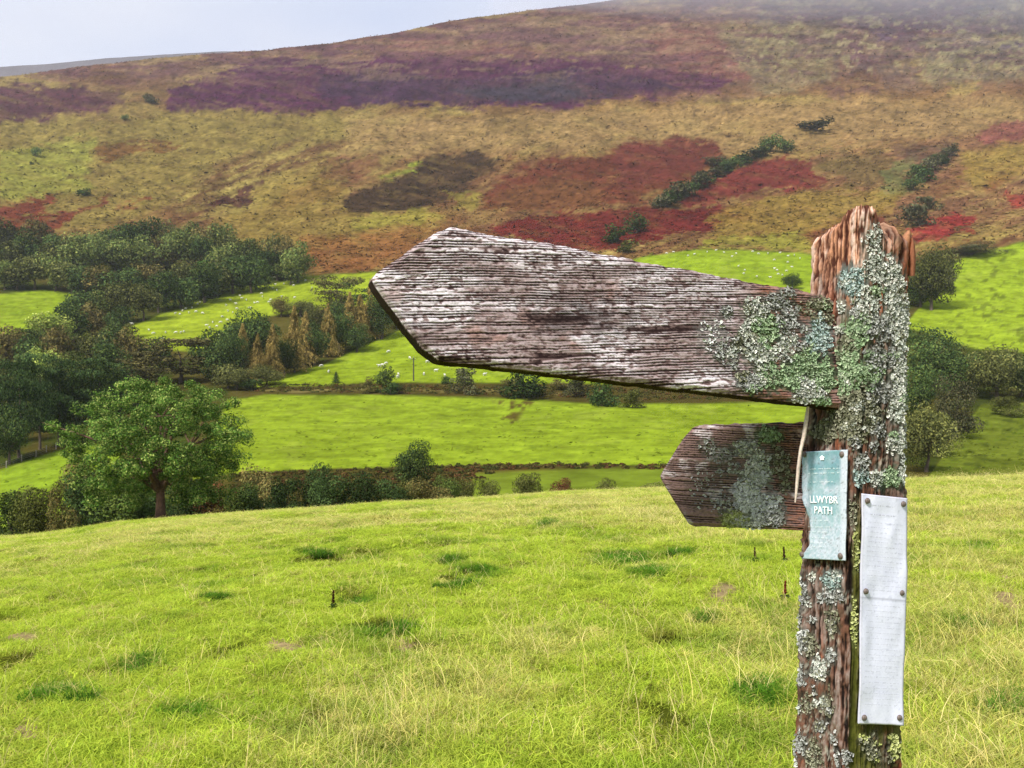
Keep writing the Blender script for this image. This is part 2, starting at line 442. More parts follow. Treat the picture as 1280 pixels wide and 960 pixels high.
def cover(px, py, Yv, X):
    """base colour and the class of every ground point of the far slope"""
    w1 = (fbm(px / 34, py / 16, oct=4, seed=101) - .5); w2 = (fbm(px / 34 + 50, py / 16, oct=4, seed=111) - .5)
    mx, my = px + 34 * w1, py + 15 * w2
    # base of the moor
    C = mix(lin((146, 126, 72)), lin((156, 124, 74)), sstep(300, 900, px))
    C = mix(C, lin((118, 86, 78)), sstep(140, 70, py))
    n = fbm(mx / 60 + my / 55, my / 14, oct=5, seed=121)
    C = mix(C, lin((114, 84, 58)), sstep(.535, .60, n) * .62)
    C = mix(C, lin((172, 158, 88)), sstep(.43, .37, n) * .5)
    dg = fbm((px - .9 * py) / 70, (py + .42 * px) / 9, oct=5, seed=123, rough=.6)
    C = mix(C, lin((104, 72, 52)), sstep(.545, .595, dg) * .6 * sstep(120, 190, py))
    dg2 = fbm((px - 1.2 * py) / 36, (py + .5 * px) / 4.6, oct=4, seed=129, rough=.62)
    C = mix(C, lin((94, 62, 48)), sstep(.60, .64, dg2) * .5 * sstep(130, 190, py))
    C = mix(C, lin((184, 168, 96)), sstep(.375, .335, dg2) * .5 * sstep(130, 190, py))
    C = mix(C, lin((172, 160, 84)), sstep(.42, .36, dg) * .42 * sstep(120, 190, py))
    wobble = (fbm(px / 15 - py / 20, py / 4.2, oct=4, seed=125, rough=.65) - .5) * 22
    streak = .70 + .30 * sstep(.34, .52, fbm((px + .5 * py) / 34, (py - .25 * px) / 5, oct=4, seed=127, rough=.62))
    for poly, c, soft, st in MOOR:
        C = mix(C, lin(c), poly_mask(mx, my, poly, soft * .55, wobble) * st * streak)
    up = fbm(px / 55 + py / 40, py / 4.4, oct=5, seed=139, rough=.62); top_ = sstep(118, 80, py)
    C = mix(C, lin((104, 72, 80)), sstep(.53, .58, up) * .6 * top_)
    C = mix(C, lin((150, 128, 100)), sstep(.42, .37, up) * .45 * top_)
    dots = fbm(px / 11, py / 5.5, oct=3, seed=143, rough=.6); ur = top_ * sstep(880, 960, px)
    C = mix(C, lin((88, 78, 78)), sstep(.60, .65, dots) * .5 * ur)
    C = mix(C, lin((168, 162, 116)), sstep(.38, .33, dots) * .5 * ur)
    n2 = fbm(px / 22 + py / 30, py / 5, oct=5, seed=131, rough=.62)
    n3 = fbm(px / 8 + py / 14, py / 3.0, oct=3, seed=133); n4 = vnoise(px / 4.6, py / 2.4, seed=135)
    C = C * (0.10 + .85 * n2 + .60 * n3 + .32 * n4)[..., None] * np.array([1.10, 1.05, 1.02])
    spk = fbm(px / 7, py / 3.2, oct=2, seed=137)
    C = mix(C, lin((70, 50, 44)), sstep(.72, .85, spk) * .55 * sstep(310, 290, py))
    C = mix(C, C * 1.5, sstep(.27, .18, spk) * .5)
    # rough valley ground between the fields
    wx, wy = px + 10 * w1, py + 5 * w2
    vm = sstep(0, 14, py - tab(px, (-700, 300), (0, 300), (380, 332), (480, 336), (640, 330), (800, 318), (900, 309), (1010, 312), (1100, 318), (1190, 318), (1280, 298), (1900, 270)) + 12 * w2)
    rough = mix(lin((80, 90, 36)), lin((104, 96, 46)), sstep(.4, .65, fbm(px / 25, py / 12, oct=4, seed=141)))
    C = mix(C, rough, vm)
    cls = np.where(vm > .5, 1, 0)
    # bracken banks along the hedge lines
    for poly, c in (([(305, 480), (420, 478), (700, 476), (1010, 480), (1010, 506), (860, 508), (740, 506), (640, 496), (305, 494)], (98, 86, 42)),
                    ([(285, 590), (480, 584), (640, 578), (900, 582), (900, 615), (285, 645)], (92, 84, 40)),
                    ([(560, 582), (640, 578), (720, 590), (640, 605), (560, 612)], (104, 74, 44)),
                    ([(590, 592), (660, 587), (1010, 586), (1010, 640), (590, 640)], (146, 168, 52))):
        C = mix(C, lin(c), poly_mask(wx, wy, poly, 4) * .85)
    hl = np.abs(wy - tab(px, (300, 489), (480, 487), (640, 489), (760, 496), (1010, 494)))
    C = mix(C, lin((168, 152, 92)), sstep(1.8, .4, hl) * (px > 330) * (px < 800) * .7)
    for k, (poly, c, nm) in enumerate(FIELDS):
        m = poly_mask(px + 3 * w1, py + 2 * w2, poly, 1.6)
        fc = lin(c) * np.array([1.18, 1.03, .98]) * (0.84 + 0.4 * fbm(px / 40, py / 8, oct=4, seed=151 + k))[..., None]
        fc = fc * (.82 + .36 * fbm(px / 5, py / 2.2, oct=3, seed=167))[..., None] * (.9 + .2 * vnoise(px / 160 + py / 50, py / 13, seed=169))[..., None]
        fc = mix(fc, lin((112, 138, 40)), sstep(.66, .8, fbm(px / 9, py / 2.5, oct=3, seed=161)) * .55)
        fc = mix(fc, lin((176, 190, 74)), sstep(.4, .25, fbm(px / 26, py / 6, oct=3, seed=163)) * .35)
        if nm in ('right', 'corner'):
            fc = mix(fc, lin((84, 96, 36)), sstep(.60, .72, fbm(px / 11, py / 5, oct=3, seed=171)) * .6 * sstep(60, 100, px - 1100))
        C = mix(C, lin((58, 56, 32)), np.clip(4 * m * (1 - m), 0, 1) * .75)
        C = mix(C, fc, m)
        cls = np.where(m > .5, 2 + k, cls)
    # brown worn patch below the hedge
    pm = poly_mask(wx, wy, [(618, 500), (672, 500), (660, 512), (640, 530), (630, 528), (626, 512)], 4)
    C = mix(C, lin((104, 84, 44)), pm * sstep(.4, .6, fbm(px / 5, py / 3, oct=2, seed=181)) * .9)
    return np.clip(C, 0, 1) * KT, cls

ground_mat = attr_mat('far_ground', 'cover', 0.95, 0.16, 0.66, 1.34, bump=0.6, bump_d=1.5, spec=0.0, detail=9)

def build_far():
    cols = np.concatenate([np.linspace(-900, -20, 50)[:-1], np.linspace(-20, 1300, 560), np.linspace(1300, 2200, 50)[1:]])
    rows = np.concatenate([np.geomspace(84, 128, 18)[:-1], np.geomspace(128, 258, 64)[:-1], np.geomspace(258, 520, 90)[:-1], np.geomspace(520, 1000, 110)[:-1], np.geomspace(1000, 2000, 100)[:-1], np.geomspace(2000, 3000, 12)])
    PX, YY = np.meshgrid(cols, rows)
    XX = (PX - 640) / F * YY
    ZZ = height(XX, YY)
    PY = 480 - (ZZ - EYE) / YY * F
    C, cls = cover(PX, PY, YY, XX)
    V = np.stack([XX, YY, ZZ], -1).reshape(-1, 3)
    nr, nc = PX.shape
    Q = grid_quads(nr, nc)
    full = mesh_np('far', V, Q)
    N = np.zeros(len(V) * 3, np.float32)
    full.vertices.foreach_get('normal', N); N = N.reshape(-1, 3)
    fc = cls.reshape(-1)[Q[:, 0]]
    C = C.reshape(-1, 3)
    names = ['hillside', 'valley_ground'] + ['pasture'] * len(FIELDS)
    for k, nm in enumerate(names):
        q = Q[fc == k]
        if len(q) == 0:
            continue
        u, inv = np.unique(q, return_inverse=True)
        me = mesh_np(nm, V[u], inv.reshape(-1, 4))
        vcol(me, 'cover', C[u])
        me.normals_split_custom_set_from_vertices(N[u].tolist())
        link(nm, me, ground_mat, kind='structure')
    bpy.data.meshes.remove(full)
build_far()

# far ridge behind the left shoulder of the hill
def build_distant():
    cols = np.linspace(-900, 420, 180); t = np.linspace(0, 1, 14)
    top = tab(cols, (-900, 150), (-300, 102), (0, 83.5), (60, 80), (130, 73), (207, 68), (280, 64), (420, 66))
    PX, T = np.meshgrid(cols, t)
    YY = 2700 + 700 * T
    PY = (260 * (1 - T) + (top[None, :] + .6 * (fbm(cols / 9, cols * 0, oct=3, seed=3) - .5)[None, :]) * T)
    V = np.stack([(PX - 640) / F * YY, YY, EYE + (480 - PY) / F * YY], -1).reshape(-1, 3)
    me = mesh_np('distant_hill', V, grid_quads(*PX.shape))
    vcol(me, 'cover', np.tile(lin((124, 118, 122)) * KT, (len(V), 1)) * (0.7 + .6 * fbm(V[:, 0] / 120, V[:, 2] / 30, oct=3, seed=8))[:, None])  # grey lightened towards blue: some distance haze is painted into the base colour
    link('distant_hill', me, ground_mat, kind='structure')
build_distant()

# ------------------------------------------------------------------ meadow
BARE = [(355, 804, 34, 7), (36, 912, 24, 12), (505, 803, 22, 6), (165, 888, 10, 8), (905, 740, 22, 9), (760, 757, 12, 5), (1262, 745, 26, 16), (25, 798, 22, 5)]
DARKP = [(180, 830, 34, 16), (80, 870, 55, 18), (575, 730, 30, 8), (690, 655, 20, 6), (565, 702, 26, 8), (450, 752, 22, 9), (272, 748, 22, 6), (850, 692, 30, 7), (400, 692, 34, 8), (880, 775, 30, 12), (600, 715, 40, 10), (1225, 685, 20, 8), (1220, 787, 26, 10), (1265, 885, 34, 16), (480, 790, 60, 14), (25, 800, 30, 8), (820, 715, 40, 10), (240, 890, 40, 10), (960, 870, 40, 20), (780, 700, 60, 12)]
def meadow_cover(X, Yv):
    """masks of the near meadow: straw, dark lush clumps, bare soil"""
    n1 = fbm(X * .22, Yv * .16, oct=4, seed=201); n2 = fbm(X * .9, Yv * .6, oct=4, seed=211)
    n3 = fbm(X * 3.2, Yv * 2.4, oct=3, seed=213)
    Yc = np.maximum(Yv, 2.4); Z = height(X, Yv)
    px = 640 + F * X / Yc; py = 480 - (Z - EYE) / Yc * F
    straw = sstep(.50, .76, .55 * n1 + .45 * n2 + .20 * sstep(700, 630, py) + .15 * sstep(1080, 1250, px) * sstep(640, 760, py) + .03 * sstep(820, 940, py))
    lush = .40 * sstep(.58, .74, fbm(X * 1.1 + 30, Yv * .8, oct=4, seed=221) + .03 * sstep(760, 940, py))
    for (cx, cy, rx, ry) in DARKP:
        d = np.hypot((px - cx) / rx, (py - cy) / ry) * 1.25 + (n3 - .5) * 1.6
        lush = np.maximum(lush, sstep(1.3, .4, d))
    bare = np.zeros_like(px)
    for (cx, cy, rx, ry) in BARE:
        d = np.hypot((px - cx) / rx, (py - cy) / (ry * 1.7)) + (n3 - .5) * 1.3
        bare = np.maximum(bare, sstep(1.15, .7, d))
    spot = sstep(.66, .72, fbm(X * 2.2, Yv * 1.5, oct=3, seed=231)) * sstep(50, 25, Yv)
    return straw, lush, bare, spot

def build_meadow():
    us = np.concatenate([np.linspace(-1.5, -.62, 40)[:-1], np.linspace(-.62, .62, 420), np.linspace(.62, 1.5, 40)[1:]])
    rows = np.concatenate([np.linspace(-40, 1.5, 20)[:-1], np.geomspace(1.5, 46, 240)[:-1], np.linspace(46, 66, 60)[:-1], np.linspace(66, 104, 30)])
    U, YY = np.meshgrid(us, rows)
    XX = U * np.maximum(YY, 8)
    ZZ = height(XX, YY)
    straw, lush, bare, spot = meadow_cover(XX, YY)
    C = mix(lin((140, 162, 44)), lin((176, 172, 76)), straw * .8)
    C = mix(C, lin((78, 120, 30)), lush * .85)
    C = mix(C, lin((46, 44, 16)), spot * .85)
    C = mix(C, lin((158, 136, 100)), bare * .95)
    C *= (0.7 + .6 * fbm(XX * 3, YY * 2, oct=4, seed=241))[..., None]
    V = np.stack([XX, YY, ZZ - .01], -1).reshape(-1, 3)
    # stop a hair under the far sheet where both lie in the hidden dip
    V[:, 2] -= .25 * sstep(80, 90, V[:, 1])
    me = mesh_np('meadow', V, grid_quads(*U.shape))
    vcol(me, 'cover', C.reshape(-1, 3) * .62)
    mm = attr_mat('meadow_ground', 'cover', 0.95, 9.0, 0.6, 1.4, bump=0.8, bump_d=0.05, spec=0.0)
    link('meadow', me, mm, kind='structure')
build_meadow()

# ------------------------------------------------------------------ grass (stuff)
rng = np.random.default_rng(7)
def tuft_mesh(name, n, hmin, hmax, rad, width, lean, seed, tipc, basec, seg=3, head=False):
    r = np.random.default_rng(seed)
    V, T, C = [], [], []
    for i in range(n):
        a = r.uniform(0, 2 * math.pi); rr = rad * math.sqrt(r.uniform())
        bx, by = rr * math.cos(a), rr * math.sin(a)
        h = r.uniform(hmin, hmax); ld = r.uniform(0, 2 * math.pi); ln = h * lean * r.uniform(.2, 1.2)
        w = width * r.uniform(.7, 1.3); wa = r.uniform(0, math.pi)
        wx, wy = w * math.cos(wa), w * math.sin(wa)
        base = len(V); tone = r.uniform(.7, 1.3); tc = np.array(tipc) * tone * np.array([r.uniform(.85, 1.2), 1, r.uniform(.6, 1.3)]); bc = np.array(basec) * tone
        for s in range(seg):
            t = s / seg
            cx = bx + ln * t * t * math.cos(ld); cy = by + ln * t * t * math.sin(ld); cz = h * (t - .25 * lean * t * t) - .02 * (s == 0)
            k = 1 - .55 * t
            V += [(cx - wx * k, cy - wy * k, cz), (cx + wx * k, cy + wy * k, cz)]
            cc = bc * (1 - t) + tc * t
            C += [cc, cc]
            if s:
                b = base + 2 * s
                T += [(b - 2, b - 1, b + 1), (b - 2, b + 1, b)]
        ex, ey, ez = bx + ln * math.cos(ld), by + ln * math.sin(ld), h * (1 - .25 * lean)
        V.append((ex, ey, ez)); C.append(tc)
        b = base + 2 * seg
        T.append((b - 2, b - 1, b))
        if head:                     # seed head: a few spreading spikelets
            for q in range(6):
                z0 = ez - q * .014; aa = r.uniform(0, 6.28); l = r.uniform(.012, .03)
                k = len(V)
                x0, y0 = ex - ln * .08 * q * .3 * math.cos(ld), ey - ln * .08 * q * .3 * math.sin(ld)
                V += [(x0, y0, z0), (x0 + .0016, y0, z0 + .002), (x0 + l * .35 * math.cos(aa), y0 + l * .35 * math.sin(aa), z0 + l)]
                C += [tc * .9] * 3
                T.append((k, k + 1, k + 2))
    me = mesh_np(name, V, None, T)
    vcol(me, 'leafcol', np.clip(np.array(C), 0, 1))
    return me

grass_mat = leaf_mat('grass_blade', transl=0.42, instancer='tint')
stalk_mat = leaf_mat('dry_stalk', transl=0.2, instancer='tint')
def coll(name, meshes, mat):
    c = bpy.data.collections.new(name)
    for i, me in enumerate(meshes):
        me.materials.append(mat)
        o = bpy.data.objects.new('grass_tuft', me)
        c.objects.link(o)
    return c

W = (1, 1, 1)
short_c = coll('short_tufts', [tuft_mesh('grass_tuft', 62, .025, .085, .10, .0025, 1.25, 300 + i, (1, 1, 1), (.80, .86, .75)) for i in range(6)], grass_mat)
stalk_c = coll('stalk_tufts', [tuft_mesh('grass_stalks', 5, .18, .42, .10, .0014, .35, 330 + i, (1, 1, 1), (.8, .9, .6), seg=4, head=True) for i in range(6)], stalk_mat)

def instancer(name, collection, P, rot, scl, tint, idx):
    me = bpy.data.meshes.new(name)
    me.vertices.add(len(P)); me.vertices.foreach_set('co', P.astype(np.float32).ravel())
    for nm, typ, key, A in (('rot', 'FLOAT_VECTOR', 'vector', rot), ('scl', 'FLOAT_VECTOR', 'vector', scl)):
        a = me.attributes.new(nm, typ, 'POINT'); a.data.foreach_set(key, A.astype(np.float32).ravel())
    a = me.attributes.new('tint', 'FLOAT_COLOR', 'POINT')
    a.data.foreach_set('color', np.concatenate([tint, np.ones((len(P), 1))], 1).astype(np.float32).ravel())
    a = me.attributes.new('idx', 'INT', 'POINT'); a.data.foreach_set('value', idx.astype(np.int32))
    o = link(name, me, kind='stuff')
    ng = bpy.data.node_groups.new(name, 'GeometryNodeTree')
    ng.interface.new_socket('Geometry', in_out='INPUT', socket_type='NodeSocketGeometry')
    ng.interface.new_socket('Geometry', in_out='OUTPUT', socket_type='NodeSocketGeometry')
    N = ng.nodes
    gi, go = N.new('NodeGroupInput'), N.new('NodeGroupOutput')
    ci = N.new('GeometryNodeCollectionInfo'); ci.inputs['Collection'].default_value = collection
    ci.inputs['Separate Children'].default_value = True; ci.inputs['Reset Children'].default_value = True
    ip = N.new('GeometryNodeInstanceOnPoints'); ip.inputs['Pick Instance'].default_value = True
    def na(nm, typ):
        n = N.new('GeometryNodeInputNamedAttribute'); n.data_type = typ; n.inputs['Name'].default_value = nm
        return n.outputs['Attribute']
    K = ng.links.new
    K(gi.outputs[0], ip.inputs['Points']); K(ci.outputs[0], ip.inputs['Instance'])
    K(na('idx', 'INT'), ip.inputs['Instance Index']); K(na('rot', 'FLOAT_VECTOR'), ip.inputs['Rotation']); K(na('scl', 'FLOAT_VECTOR'), ip.inputs['Scale'])
    K(ip.outputs[0], go.inputs[0])
    md = o.modifiers.new('scatter', 'NODES'); md.node_group = ng
    return o

def scatter(dens, ymin, ymax, spread=.68):
    Ys = np.geomspace(ymin, ymax, 80); out = []
    for a, b in zip(Ys[:-1], Ys[1:]):
        w = max(spread * 2 * (a + b) / 2, 3)
        n = rng.poisson(dens((a + b) / 2) * w * (b - a))
        y = rng.uniform(a, b, n); x = rng.uniform(-w / 2, w / 2, n)
        out.append(np.stack([x, y], 1))
    return np.concatenate(out)

KG = 1.04
def build_grass():
    P = scatter(lambda y: 190 * min(1, (6 / y)) ** 1.05, 1.6, 72)
    x, y = P[:, 0], P[:, 1]
    straw, lush, bare, spot = meadow_cover(x, y)
    keep = rng.uniform(size=len(x)) > bare * .97 + spot * .85
    x, y, straw, lush, bare, spot = [a[keep] for a in (x, y, straw, lush, bare, spot)]
    z = height(x, y)
    n = len(x)
    C = mix(lin((184, 197, 72)), lin((208, 202, 118)), straw * .7)
    C = mix(C, lin((164, 188, 62)), rng.uniform(size=n) * .6)
    C = mix(C, lin((72, 124, 34)), lush * .9)
    C = mix(C, lin((96, 84, 40)), spot * .7)
    C = mix(C, lin((208, 196, 118)), (rng.uniform(size=n) < .07 + .2 * straw) * .85)
    C *= rng.uniform(.75, 1.25, n)[:, None] * KG
    hs = (0.5 + .5 * rng.uniform(size=n) + .5 * lush + .25 * straw + .5 * sstep(1060, 1200, 640 + F * x / y)) * (1 + y / 90)
    ws = (1 + y / 16)
    rot = np.stack([rng.normal(0, .12, n), rng.normal(0, .12, n), rng.uniform(0, 6.28, n)], 1)
    instancer('grass', short_c, np.stack([x, y, z - .012], 1), rot, np.stack([ws, ws, hs], 1), np.clip(C, 0, 1), rng.integers(0, 6, n))
    P = scatter(lambda y: 30 * min(1, (7 / y)) ** .7, 2.2, 70)
    x, y = P[:, 0], P[:, 1]
    straw, lush, bare, spot = meadow_cover(x, y)
    px = 640 + F * x / y
    keep = rng.uniform(size=len(x)) < .15 + .75 * straw + .25 * sstep(1050, 1200, px)
    x, y, straw, px = x[keep], y[keep], straw[keep], px[keep]
    n = len(x); z = height(x, y)
    C = mix(lin((214, 206, 128)), lin((226, 206, 150)), rng.uniform(size=n)) * (rng.uniform(.7, 1.15, n) * 1.02)[:, None]
    hs = rng.uniform(.35, 1.05, n) * (1 - .35 * sstep(15, 45, y)); ws = 1 + y / 14
    tilt = .07 + .33 * sstep(1080, 1200, px)
    rot = np.stack([rng.normal(0, 1, n) * tilt, rng.normal(0, 1, n) * tilt + .25 * sstep(1080, 1200, px), rng.uniform(0, 6.28, n)], 1)
    instancer('dry_grass_stalks', stalk_c, np.stack([x, y, z - .01], 1), rot, np.stack([ws, ws, hs], 1), np.clip(C, 0, 1), rng.integers(0, 6, n))
build_grass()

# ------------------------------------------------------------------ trees
def tube(pts, rads, n=7, seed=0, knob=0.08):
    """tapered limb through pts"""
    r = np.random.default_rng(seed)
    V, Q = [], []
    pts = [Vector(p) for p in pts]
    for i, p in enumerate(pts):
        d = (pts[min(i + 1, len(pts) - 1)] - pts[max(i - 1, 0)]).normalized()
        u = d.cross(Vector((.3, 1, .2))).normalized(); v = d.cross(u)
        for k in range(n):
            a = 2 * math.pi * k / n
            rr = rads[i] * (1 + r.uniform(-knob, knob))
            V.append(p + u * (rr * math.cos(a)) + v * (rr * math.sin(a)))
        if i:
            b = n * (i - 1)
            Q += [(b + k, b + (k + 1) % n, b + n + (k + 1) % n, b + n + k) for k in range(n)]
    return [tuple(v) for v in V], Q

def join(parts):
    V, Q = [], []
    for v, q in parts:
        o = len(V); V += v; Q += [tuple(i + o for i in f) for f in q]
    return V, Q

def leaves(centers, normals, size, r, cols, elong=1.25, tilt=.45):
    """one small leaf-shaped diamond per centre"""
    n = len(centers)
    N = normals + r.normal(0, tilt, (n, 3)); N /= np.linalg.norm(N, axis=1)[:, None] + 1e-9
    A = np.cross(N, r.normal(0, 1, (n, 3))); A /= np.linalg.norm(A, axis=1)[:, None] + 1e-9
    B = np.cross(N, A)
    s = size * r.uniform(.6, 1.4, n)[:, None]
    fold = N * s * .25
    V = np.stack([centers - A * s * elong, centers - B * s * .6 + fold, centers + A * s * elong, centers + B * s * .6 + fold], 1).reshape(-1, 3)
    Q = np.arange(4 * n).reshape(-1, 4)
    return V, Q, np.repeat(cols, 4, 0)

def crown_mesh(name, seed, kind, n_leaf, size, palette):
    """crown in a unit box: x,y in -.5...5, z in 0..1"""
    r = np.random.default_rng(seed)
    P, N, tone = [], [], []
    if kind in ('round', 'tall', 'bush'):
        nb = {'round': 12, 'tall': 15, 'bush': 12}[kind]
        zc = {'round': .58, 'tall': .56, 'bush': .45}[kind]; hz = {'round': .36, 'tall': .40, 'bush': .42}[kind]
        blobs = []
        for b in range(nb):
            d = r.normal(0, 1, 3); d /= np.linalg.norm(d)
            k = r.uniform(.35, .85)
            c = np.array([d[0] * .36 * k, d[1] * .36 * k, zc + d[2] * hz * k])
            if kind == 'bush':
                zz = r.uniform(.05, .8); rr = .40 * math.sqrt(1 - zz * zz) * r.uniform(.3, 1); a = r.uniform(0, 6.28)
                c = np.array([rr * math.cos(a), rr * math.sin(a), zz])
            blobs.append((c, r.uniform(.14, .25)))
        blobs.append((np.array([0, 0, zc]), .26))
        ar = np.array([b[1] ** 2 for b in blobs]); cnt = (n_leaf * ar / ar.sum()).astype(int)
        for (c, rad), m in zip(blobs, cnt):
            d = r.normal(0, 1, (m, 3)); d /= np.linalg.norm(d, axis=1)[:, None]
            q = rad * r.uniform(.70, 1.06, m)
            p = c + d * q[:, None] * np.array([1, 1, .85])
            P.append(p); N.append(d + [0, 0, .35]); tone.append(np.full(m, r.uniform(.6, 1.35)))
    elif kind == 'cone':
        nw = 22
        for w in range(nw):
            t = w / (nw - 1); z = .08 + .9 * t; R = .5 * (1 - t) ** .72 * r.uniform(.8, 1.12) + .02
            nbr = max(4, int(13 * (1 - t)) + 3)
            for b in range(nbr):
                a = r.uniform(0, 6.28); l = R * r.uniform(.7, 1.1); m = max(3, int(n_leaf / nw / nbr * (1.6 - 1.2 * t)))
                s = r.uniform(.15, 1, m)
                p = np.stack([np.cos(a) * l * s, np.sin(a) * l * s, z - .10 * (1 - t) * s ** 2 + .02 * r.normal(0, 1, m)], 1)
                p[:, :2] += r.normal(0, .018, (m, 2))
                P.append(p); N.append(np.tile([math.cos(a) * .5, math.sin(a) * .5, .8], (m, 1))); tone.append(np.full(m, r.uniform(.75, 1.25)))
    elif kind == 'plates':               # pine: flat layered boughs
        for b in range(26):
            z = r.uniform(.25, .97); R = .5 * math.sin(math.pi * min(1, (1.05 - z) * .9 + .18)) * r.uniform(.5, 1)
            a = r.uniform(0, 6.28); c = np.array([math.cos(a) * R * .65, math.sin(a) * R * .65, z])
            m = n_leaf // 26
            d = r.normal(0, 1, (m, 3)); d /= np.linalg.norm(d, axis=1)[:, None]
            p = c + d * (r.uniform(.3, 1, m) ** .6)[:, None] * np.array([.20, .20, .05]) * r.uniform(.7, 1.2)
            P.append(p); N.append(d * .5 + [0, 0, .8]); tone.append(np.full(m, r.uniform(.75, 1.25)))
    P = np.concatenate(P); N = np.concatenate(N); tone = np.concatenate(tone)
    # fill the unit box exactly: sizes in the tree lists are real crown sizes
    for ax, (lo, hi) in enumerate(((-.5, .5), (-.5, .5), (0.0 if kind == 'bush' else {'round': .16, 'tall': .12, 'cone': .02, 'plates': .2}[kind], 1.0))):
        a, b = np.percentile(P[:, ax], 1), np.percentile(P[:, ax], 99)
        P[:, ax] = lo + (P[:, ax] - a) / (b - a) * (hi - lo)
    N /= np.linalg.norm(N, axis=1)[:, None]
    pal = np.array(palette)
    c = pal[r.integers(0, len(pal), len(P))] * (tone * r.uniform(.75, 1.25, len(P)))[:, None]
    V, Q, C = leaves(P, N, size, r, c)
    me = mesh_np(name, V, Q, smooth=False)
    vcol(me, 'leafcol', np.clip(C, 0, 1))
    return me

def trunk_mesh(seed, forks=True, r0=.035):
    r = np.random.default_rng(seed)
    pts = [(r.normal(0, .01) * i, r.normal(0, .01) * i, z) for i, z in enumerate((-.05, .06, .2, .38, .58, .78))]
    parts = [tube(pts, [r0 * 1.5, r0 * 1.1, r0 * .9, r0 * .7, r0 * .45, r0 * .15], 7, seed)]
    if forks:
        for k in range(6):
            a = 2 * math.pi * k / 6 + r.uniform(-.4, .4); z = r.uniform(.2, .45)
            l = r.uniform(.2, .36)
            parts.append(tube([(0, 0, z), (math.cos(a) * l * .5, math.sin(a) * l * .5, z + .1), (math.cos(a) * l, math.sin(a) * l, z + .26)], [r0 * .6, r0 * .4, r0 * .12], 5, seed + k))
    V, Q = join(parts)
    return mesh_np('trunk', V, Q)

bark_mat = plain_mat('bark', (.10, .075, .055), .95, 6, .6, 1.4)
def pal(*cs, k=1.0): return [lin(c) * k for c in cs]
KINDS = {   # crown shape, palette, leaf size, leaves
    'dark':  ('round', pal((72, 88, 46), (60, 78, 42), (86, 98, 50), (52, 68, 40)), 'dark green broadleaf tree'),
    'mid':   ('round', pal((100, 110, 58), (86, 100, 52), (118, 122, 66), (76, 88, 48)), 'mid green broadleaf tree'),
    'olive': ('round', pal((92, 94, 52), (78, 82, 46), (106, 106, 58), (68, 72, 44), k=.9), 'dull olive broadleaf tree'),
    'brown': ('round', pal((110, 102, 60), (98, 90, 54), (126, 112, 64), (86, 82, 50), k=.9), 'brown autumn broadleaf tree'),
    'light': ('round', pal((140, 152, 70), (120, 138, 62), (160, 166, 86), (104, 120, 56)), 'pale green broadleaf tree'),
    'green': ('round', pal((84, 122, 50), (70, 110, 46), (96, 134, 58)), 'bright green broadleaf tree'),
    'larch': ('cone', pal((146, 126, 72), (130, 112, 62), (160, 138, 80), (112, 98, 58), k=.92), 'rusty brown conical larch'),
    'spruce': ('cone', pal((56, 74, 42), (48, 64, 38), (68, 86, 46)), 'dark green conical conifer'),
    'pine':  ('plates', pal((58, 76, 44), (48, 64, 38), (74, 90, 50)), 'dark green pine with layered boughs'),
    'rust pine': ('plates', pal((86, 82, 50), (72, 70, 44), (98, 92, 54)), 'brownish spreading pine'),
    'bush':  ('bush', pal((78, 92, 42), (64, 80, 38), (92, 104, 48), (56, 68, 36)), 'dark green bush'),
    'dark bush': ('bush', pal((56, 72, 38), (46, 62, 34), (66, 82, 42)), 'very dark green bush'),
    'brown bush': ('bush', pal((108, 94, 54), (92, 86, 50), (104, 100, 56), (84, 86, 48)), 'brown leafy bush'),
    'red bush': ('bush', pal((122, 74, 54), (104, 70, 48), (112, 86, 54)), 'reddish brown bracken clump'),
    'grey bush': ('bush', pal((80, 82, 56), (68, 72, 50), (92, 88, 62), k=.9), 'greyish brown bush'),
    'olive bush': ('bush', pal((98, 102, 52), (84, 90, 46), (110, 112, 58), k=.9), 'dull olive bush'),
}
foliage = leaf_mat('foliage', tint_lo=.7, tint_hi=1.6, transl=.2)
_protos = {}
def proto(kind, big):
    key = (kind, big)
    if key not in _protos:
        shape, p, _ = KINDS[kind]
        L = []
        n, s = {0: (700, .050), 1: (1900, .032), 2: (5200, .020)}[big]
        if shape == 'bush' and big < 2: n = int(n * .8); s *= 1.15
        if shape == 'cone': s *= .85; n = int(n * 1.7)
        if shape == 'plates': s *= .9
        for v in range(3):
            cm = crown_mesh('crown', 1000 + 17 * len(_protos) + v, shape, n, s, p)
            cm.materials.append(foliage)
            tm = trunk_mesh(2000 + 17 * len(_protos) + v, shape == 'round', .03 if shape != 'bush' else .025)
            tm.materials.append(bark_mat)
            L.append((cm, tm))
        _protos[key] = L
    return _protos[key]

trnd = random.Random(11)
def tree(kind, loc, h, w, label, group, big=1, name=None):
    cm, tm = trnd.choice(proto(kind, big))
    if name is None:
        name = {'larch': 'larch_tree', 'spruce': 'conifer_tree', 'pine': 'pine_tree', 'rust pine': 'pine_tree'}.get(kind, 'bush' if 'bush' in kind else 'broadleaf_tree')
    o = empty(name, loc)
    tag(o, label, 'bush' if 'bush' in kind else 'tree', group)
    sc = (w, w * trnd.uniform(.9, 1.1), h); rz = trnd.uniform(0, 6.28)
    # the unit crown is about 1 wide; keep its width when turned
    for nm, me in (('trunk', tm), ('crown', cm)):
        c = link(nm, me, None, o)
        c.scale = sc; c.rotation_euler = (0, 0, rz)
    return o

